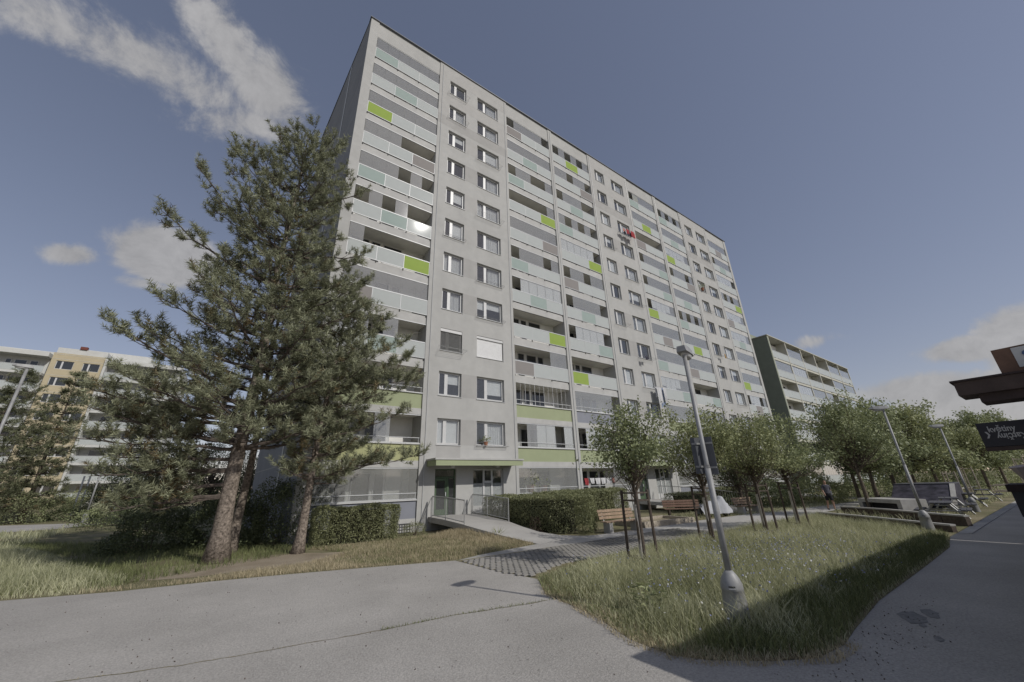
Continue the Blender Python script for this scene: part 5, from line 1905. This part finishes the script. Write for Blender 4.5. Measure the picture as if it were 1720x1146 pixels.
# bank and steps below it
bk = MB()
bk.add([(-70, 50, 0), (6, 50, 0), (6, 67, 2.35), (-70, 67, 2.35), (-70, 100, 2.35), (6, 100, 2.35)], [(0, 1, 2, 3), (3, 2, 5, 4)])
tag(bk.build('bank', 'lawn'), kind='structure')
st = empty('outdoor_steps', (-16.6, 55, 0), 'concrete steps climbing the bank to the left block', 'steps')
for i in range(14):
    box('step', 'concrete', st, -1.8, 1.8, i*.85, i*.85+.92, -.1+.0, .55+i*.165)
wall_thing('stair_wall', [(-14.5, 54), (-14.5, 67)], 2.2, .35, 'white side wall of the outdoor steps', 'white_wall', False)
# spruces in front of the left block
for i, (px, py, Yd, H, wd, lab) in enumerate([(38, 640, 40, 0, 0, 'broad spruce in front of the ochre stair strip, left one'), (118, 640, 43, 0, 0, 'spruce with pointed top against the ochre strip')]):
    t = on_plane(px+(12 if i else 0), 628 if i == 0 else 632, 1, Yd)
    base = (t[0]-.0, Yd)
    def off(px_, py_):
        return (px_, py_)
    if i == 0:
        left = [(-140, 860), (-120, 820), (-80, 760), (-40, 710), (0, 670), (30, 645), (40, 632)]
        right = [(90, 860), (100, 820), (105, 760), (95, 710), (80, 670), (62, 645), (52, 632)]
    else:
        left = [(-10, 860), (0, 820), (20, 770), (50, 710), (85, 670), (110, 645), (126, 633)]
        right = [(98, 860), (105, 830), (112, 790), (128, 730), (140, 690), (142, 660), (134, 636)]
    pine('spruce_tree', base, float(t[2]), left, right, .26, lab, 80+i, zmin=1.0, n_limb=95, matname='spruce', nl=.34, nw=.05, n_per=16, shoot_gap=.30, dry=.06, droop=.35, depthk=.9, group='spruces before the left block', barkm='bark', sub_len=1.6)
for i, (px, py, Yd, r, m_, lab) in enumerate([(60, 862, 44, (5.0, 2.6, 2.6), 'leaf_dark', 'dark clipped shrub mound beside the side road'), (10, 858, 42, (3.2, 2.4, 3.6), 'leaf', 'green shrub at the left edge of the picture'),
                                             (128, 858, 46, (2.6, 2.0, 1.6), 'leaf_dark', 'low dark shrub left of the pale lamp foot'), (205, 862, 27, (3.0, 2.0, 2.2), 'leaf', 'shrub behind the lamp under the pine branches'),
                                             (150, 842, 62, (3.5, 2, 1.6), 'leaf_bright', 'small bright shrub below the dark passage'), (255, 868, 20, (3.4, 2.0, 2.6), 'leaf_dark', 'dark shrub mass under the left pine branches')]):
    q = on_plane(px, py, 1, Yd)
    s_ = shrub('shrub', (q[0], Yd), r, lab, 90+i, 4200, .14 if i < 5 else .10, m_, group='shrubs by the side road')
    s_.location.z = max(0, (Yd-50)/17*2.35) if Yd > 50 else 0
for i, (px, Yd, H, lab) in enumerate([(262, 30, 7.5, 'dark broad tree hidden behind the left pine boughs'), (345, 34, 8.5, 'dark tree seen in gaps right behind the thick pine trunk'), (205, 40, 6.5, 'dark tree between the left block and the pine'), (408, 40, 10.5, 'dark tree filling the gap between pine trunk and gable')]):
    q = on_plane(px, 850, 1, Yd)
    leafy_tree('tree', (q[0], Yd), H, [(0, 0, H*.55, H*.36, H*.36, H*.38), (.6, 0, H*.3, H*.36, H*.36, H*.22)], lab, 120+i, .14, 260, 46, .17, 'leaf_dark', H*.22, 'dark trees behind the pines', 'bark', .42)
for px in (129, 139):
    q = on_plane(px, 838, 1, 52)
    t = on_plane(px+10, 795, 1, 52)
    r_ = empty('slim_post', (q[0], 52, .2), 'left slim dark post before the passage' if px == 129 else 'right slim dark post before the passage', 'post')
    MB().tube([(0, 0, -.3), (0, 0, 4.6)], .09, 6).build('post', 'cap_metal', r_)

# ------------------------------------------------------------------ grass
def clip_poly(pts):
    return pts
blades('bed_grass', BED, 900, (.16, .46), .0085, 'grass_green', 'tall pale green grass filling the bed round the lamp post', 'grass', 3, .9, .30, .7, near_boost=9.0, edge=.95, avoid=((4.13, -16.49, .17),))
blades('bed_grass_low', BED, 420, (.08, .22), .010, 'grass_lush', 'short lush undergrowth at the foot of the bed grass', 'grass', 4, .7, .5, 1.1, near_boost=9.0, avoid=((4.13, -16.49, .17),))
SHADE = [(3.3, -17.2), (2.8, -16.6), (6, -16.5), (16, -16.4), (17.2, -16.9), (14.7, -17.2), (7, -17.35), (4.4, -17.6), (3.7, -17.5)]
blades('bed_edge_weeds', SHADE, 900, (.10, .30), .014, 'grass_lush', 'dark green weeds along the shaded edge of the bed', 'weeds', 6, .8, .4, 1.3)
TALL = [(-16, -1.6), (-9.5, -4.15), (-6.12, -5.35), (-4.6, -5.95), (-3.9, -4.9), (-5.6, -1.5), (-7, 3), (-10, 10), (-14, 18), (-30, 20)]
blades('tall_lawn_grass', TALL, 420, (.20, .48), .011, 'grass_green', 'tall uncut grass on the left lawn', 'grass', 7, .8, .30, .6, near_boost=18.0, edge=1.0)
FRONT = [(-5.0, -5.7), (-4.07, -6.2), (-2.4, -6.5), (-.74, -6.97), (1.54, -7.77), (3.45, -8.5), (4.5, -8.2), (5.6, -8.05), (7.0, -7.8), (6.8, -6.2), (6.3, -4.0), (5.9, -2.0), (4.4, -2.2), (.5, -2.3), (1.5, -4.2), (0, -5.6), (-3, -6.0)]
blades('dry_lawn', FRONT, 1100, (.04, .13), .009, 'grass_dry', 'short dry straw coloured lawn beside the asphalt', 'grass', 9, .9, .55, .9)
blades('green_lawn', [(1.5, -7.6), (3.4, -8.4), (5.6, -8.0), (7.0, -7.6), (6.6, -5.5), (6.2, -3.0), (5.9, -1.6), (.6, -2.2), (1.4, -4.5), (.6, -6.0)], 520, (.04, .12), .010, 'grass_lush', 'greener grass mixed into the lawn left of the ramp', 'grass', 10, .8, .55, 1.2)
blades('bank_grass', [(4.9, -2.6), (5.3, -4.2), (5.7, -5.6), (6.3, -6.9), (7.0, -7.85), (7.2, -7.6), (7.0, -6.6), (6.75, -5.6), (6.48, -4.4), (6.38, -3.2)], 1500, (.05, .15), .010, 'grass_dry', 'dry grass on the low bank along the ramp', 'grass', 31, .9, .5, 1.0, zf=bank_z)
blades('shade_lawn', [(-10, -3.6), (-4.4, -5.5), (-2.6, -4.6), (1, -2.4), (-1, 0), (-5, 6), (-12, 14)], 260, (.08, .22), .012, 'grass_lush', 'sparse grass in the pine shade', 'grass', 12, .7, .45, .8)
blades('path_lawn', [(26, -9.0), (40, -9.4), (40, -6.2), (28, -5.4), (21, -5.0), (15.5, -5.2), (15, -7.4), (20, -7.5)], 130, (.08, .2), .016, 'grass_green', 'rough lawn between path and entrance hedges', 'grass', 13, .7, .4, .7)
blades('far_lawn', [(20.8, -13.5), (26, -11.4), (60, -11.2), (110, -12), (110, -16.5), (40, -16.2), (23, -16.3)], 60, (.12, .34), .025, 'grass_green', 'rough grass round the skate ramp', 'grass', 14, .6, .4, .5)
blades('left_lawn', [(-60, 10), (-30, 3), (-16, 0), (-10, 9), (-11, 22), (-20, 23), (-60, 23)], 36, (.15, .4), .03, 'grass_green', 'uncut grass in front of the side road', 'grass', 15, .6, .4, .3)
# weeds along the joint of the asphalt
def joint():
    pts = [(-12, -10.6), (-6, -11.6), (-3.67, -12.22), (-2.53, -12.63), (-1.35, -12.85), (-.08, -13.08), (1.09, -13.18), (2.49, -13.53), (3.0, -13.6)]
    b = MB()
    rr = random.Random(2)
    fine = []
    for i in range(len(pts)-1):
        a, c = np.array(pts[i]), np.array(pts[i+1])
        n = max(2, int(np.linalg.norm(c-a)/.12))
        for q in range(n):
            fine.append(a+(c-a)*q/n+np.array([rr.uniform(-.012, .012), rr.uniform(-.018, .018)]))
    L_, R_ = [], []
    for i, q in enumerate(fine):
        w = rr.uniform(.004, .012)
        L_.append((q[0], q[1]-w, .0095))
        R_.append((q[0], q[1]+w, .0095))
    n = len(fine)
    b.add(L_+R_, [(i, i+1, n+i+1, n+i) for i in range(n-1)])
    o = b.build('road_joint', 'bed_soil')
    o['kind'] = 'structure'
    poly = [(x, y-.028) for x, y in pts[5:]]+[(x, y+.028) for x, y in reversed(pts[5:])]
    blades('joint_weeds', poly, 2600, (.015, .06), .008, 'grass_lush', 'thin line of weeds growing in the asphalt joint', 'weeds', 21, 1.2, .5, 3)
    poly = [(x, y-.014) for x, y in pts[2:6]]+[(x, y+.014) for x, y in reversed(pts[2:6])]
    blades('joint_moss', poly, 900, (.008, .025), .008, 'grass_dry', 'sparse dry weeds in the left end of the asphalt joint', 'weeds', 22, 1.2, .5, 3)
joint()
# bed edge: litter of dry grass and soil on the asphalt
EDGE = [(3.9, -12.2), (3.05, -13.2), (2.9, -14.1), (2.62, -15.1), (2.33, -15.9), (2.33, -16.6), (2.62, -17.0), (3.2, -17.45), (3.7, -17.8), (4.5, -17.85), (4.45, -17.5), (3.3, -17.1), (2.75, -16.5), (2.8, -15.9), (3.1, -15.1), (3.3, -14.1), (3.5, -13.2), (4.1, -12.3)]
blades('edge_straw', EDGE, 1500, (.02, .10), .009, 'grass_dry', 'fringe of dry straw where the bed meets the asphalt', 'grass', 23, 1.5, .5, 2)
# blue and white flowers in the bed
def flowers(name, n, cx, cy, sx, sy, size, matname, label, seed, z=(.25, .5)):
    rng = np.random.default_rng(seed)
    P = np.column_stack([rng.normal(cx, sx, n), rng.normal(cy, sy, n), rng.uniform(z[0], z[1], n)])
    P = P[in_poly(P, BED)]
    tag(link(name, leaf_mesh(name, P, size, matname, rng, 1.5, .9)), label, 'flowers', kind='stuff')
flowers('blue_flowers', 1500, 8.5, -15.0, 2.6, 1.1, .03, 'flower_blue', 'scattered pale blue flowers in the bed grass', 5)
flowers('white_flowers', 260, 7.5, -15.8, 2.5, .8, .035, 'flower_white', 'scattered small white flowers in the bed grass', 6)
# dark oil stain on the shaded path
def stain():
    b = MB()
    rr = random.Random(5)
    for cx, cy, rx, ry in ((6.35, -17.95, .34, .16), (6.78, -18.08, .26, .10), (6.0, -18.12, .10, .04), (5.5, -18.35, .12, .05)):
        pl = blob(cx, cy, rx, ry, 18, rr.randint(0, 99), .3)
        b.add([(x, y, .0105) for x, y in pl], [tuple(range(len(pl)))])
    o = b.build('path_stain', 'oil_stain')
    o['kind'] = 'structure'
stain()
# pebbles and leaf litter
def litter():
    rng = np.random.default_rng(8)
    n = 420
    P = np.column_stack([rng.uniform(-8, 3, n), rng.uniform(-17.5, -6.5, n), np.full(n, .012)])
    extra = np.column_stack([rng.normal(4.6, 1.8, 220), rng.normal(-17.9, .22, 220), np.full(220, .012)])
    P = np.concatenate([P, extra])
    tag(link('litter', leaf_mesh('litter', P, .028, 'stake', rng, 3.0, .6)), 'tiny leaf litter and grit on the asphalt', 'litter', kind='stuff')
litter()

# ------------------------------------------------------------------ laundry on the facade
def cloth(root, c, w, h, m_, seed, name='garment'):
    rr = random.Random(seed)
    n, m = 8, 6
    vs_ = []
    for j in range(m+1):
        for i in range(n+1):
            t, s = i/n, j/m
            x = (t-.5)*w*(1-.18*s*rr.uniform(.2, 1))
            vs_.append((c[0]+x, c[1]-.02+.05*sin(t*9+seed)*(.3+s)-.03*s, c[2]-h*s*(1+.1*sin(t*6+seed))))
    fs = [(j*(n+1)+i, j*(n+1)+i+1, (j+1)*(n+1)+i+1, (j+1)*(n+1)+i) for j in range(m) for i in range(n)]
    MB().add(vs_, fs).build(name, m_, root, smooth=True)
def laundry(x, z, items, label, y=-.55):
    root = empty('laundry', (x, y, z), label, 'laundry')
    for i, (dx, dy, w, h, m_) in enumerate(items):
        cloth(root, (dx, dy, 0), w, h, m_, i+int(x*3))
laundry(27.3, fz(9)+.95, [(-.8, 0, .5, .35, 'cloth_pink'), (-.35, -.1, .5, .55, 'cloth_red'), (.1, .05, .55, .6, 'cloth_dark'), (.35, -.15, .5, .8, 'cloth_red'), (.75, 0, .45, .6, 'cloth_pink'), (-.6, .12, .4, .55, 'cloth_dark')], 'red and pink washing hanging below an upper window')
laundry(27.6, fz(3)+.95, [(.2, 0, .7, 1.5, 'cloth_white'), (.65, .1, .6, 1.7, 'cloth_blue'), (.0, .15, .4, .9, 'cloth_white'), (.85, -.1, .4, 1.2, 'cloth_white')], 'white and blue washing hanging above the street trees')
laundry(26.6, fz(4)+.95, [(0, 0, .35, .4, 'cloth_dark'), (.35, .05, .3, .3, 'cloth_dark')], 'small dark washing on a middle window rack')
laundry(41.9, fz(5)+.95, [(.2, 0, .3, .5, 'cloth_ochre'), (-.15, .05, .3, .25, 'cloth_white')], 'small ochre washing on a right hand window rack')
laundry(20.3, fz(0)+1.75, [(-1.7, 0, .4, .45, 'cloth_red'), (-1.1, 0, .5, .35, 'cloth_white'), (-.5, 0, .6, .4, 'cloth_white'), (.1, 0, .5, .4, 'cloth_white'), (.7, 0, .5, .4, 'cloth_white'), (1.2, 0, .25, .35, 'cloth_pink')], 'white and red washing on the ground floor loggia', .55)
# flower pots
def pot(c, label, m_='leaf', s=1.0):
    root = empty('flower_pot', c, label, 'flower pot')
    MB().lathe([(.07*s, 0), (.10*s, .15*s), (.11*s, .16*s), (.10*s, .17*s)], 12).build('pot', 'terracotta', root)
    rng = np.random.default_rng(int(c[0]*7))
    P = rng.normal(size=(160, 3))*np.array([.13, .10, .09])*s+np.array([0, 0, .28*s])
    link('plant', leaf_mesh('plant', P, .06*s, m_, rng), root)
pot((9.75, -.12, fz(1)+.91), 'potted plant on the window sill above the entrance canopy', 'leaf', 1.3)
pot((41.4, -.14, fz(8)+.91), 'potted plant on an upper right window sill', 'leaf_bright', 2.0)
pot((13.4, .42, fz(0)+1.0), 'leafy pot plant behind the ground floor glazing', 'leaf_bright', 2.6)
pot((14.6, .5, fz(0)+1.0), 'taller pot plant in the ground floor loggia', 'leaf', 2.2)

# ------------------------------------------------------------------ person on the path
def person(base, rz):
    root = empty('person', (base[0], base[1], 0), 'person in dark patterned top and black shorts walking on the path', 'person', None, rz)
    V, E, R = [], [], []
    def j(p, r, par=None):
        V.append(p)
        R.append(r)
        if par is not None:
            E.append((par, len(V)-1))
        return len(V)-1
    pel = j((0, 0, .93), (.155, .115))
    wa = j((0, .01, 1.08), (.135, .10), pel)
    ch = j((0, .02, 1.28), (.165, .115), wa)
    sh = j((0, .01, 1.41), (.12, .08), ch)
    ne = j((0, .0, 1.49), (.052, .052), sh)
    hd = j((0, -.01, 1.56), (.07, .08), ne)
    h2 = j((0, -.015, 1.64), (.082, .098), hd)
    j((0, -.005, 1.71), (.05, .06), h2)
    for s in (-1, 1):
        sw = .16*s
        s1 = j((.17*s, .01, 1.39), (.055, .055), sh)
        el = j((.23*s, .04+.06*s, 1.13), (.042, .042), s1)
        wr = j((.22*s, -.05+.12*s, .91), (.030, .028), el)
        j((.21*s, -.07+.13*s, .82), (.034, .022), wr)
        hp = j((.09*s, 0, .86), (.095, .09), pel)
        kn = j((.10*s, -.10*s-.03, .49), (.062, .062), hp)
        an = j((.10*s, .02-.20*s+.06, .09), (.040, .040), kn)
        ft = j((.10*s, .02-.20*s-.02, .04), (.042, .035), an)
        j((.11*s, .02-.20*s-.14, .03), (.036, .025), ft)
    me = bpy.data.meshes.new('body')
    me.from_pydata(V, E, [])
    ob = link('body', me, None)
    md = ob.modifiers.new('skin', 'SKIN')
    md.use_smooth_shade = True
    for i, sv in enumerate(me.skin_vertices[0].data):
        sv.radius = R[i]
        sv.use_root = (i == 0)
    sb = ob.modifiers.new('sub', 'SUBSURF')
    sb.levels = 2
    sb.render_levels = 2
    dg = bpy.context.evaluated_depsgraph_get()
    m2 = bpy.data.meshes.new_from_object(ob.evaluated_get(dg))
    bpy.data.objects.remove(ob)
    m2.name = 'body'
    m2.materials.clear()
    m2.materials.append(M['skin'])
    link('body', m2, root)
    # clothing as its own shell cut from the body surface, pushed out a little
    def shell(name, matname, test, push):
        bm = bmesh.new()
        bm.from_mesh(m2)
        bm.normal_update()
        bmesh.ops.delete(bm, geom=[f for f in bm.faces if not test(f.calc_center_median())], context='FACES')
        for v in bm.verts:
            v.co += v.normal*push
        m3 = bpy.data.meshes.new(name)
        bm.to_mesh(m3)
        bm.free()
        m3.materials.clear()
        m3.materials.append(M[matname])
        link(name, m3, root)
    shell('top', 'shirt_navy', lambda c: (c.z > .90 and c.z < 1.46 and abs(c.x) < .24 and (abs(c.x) < .165 or c.z > 1.18)), .018)
    shell('shorts', 'shorts_black', lambda c: .56 < c.z < .96 and abs(c.x) < .19, .022)
    shell('shoe', 'shoe', lambda c: c.z < .085, .010)
    shell('hair', 'hair', lambda c: c.z > 1.62 and (c.y > -.045 or c.z > 1.685), .014)
    MB().add([(.17, -.03, .85), (.27, .02, .85), (.27, .24, .85), (.17, .24, .85), (.17, 0, 1.12), (.25, .02, 1.12), (.25, .2, 1.12), (.17, .2, 1.12)],
             [(0, 3, 2, 1), (4, 5, 6, 7), (0, 1, 5, 4), (1, 2, 6, 5), (2, 3, 7, 6), (3, 0, 4, 7)]).build('bag', 'bag_grey', root, bevel=.015)
    return root
person((28.3, -10.6), -.9)
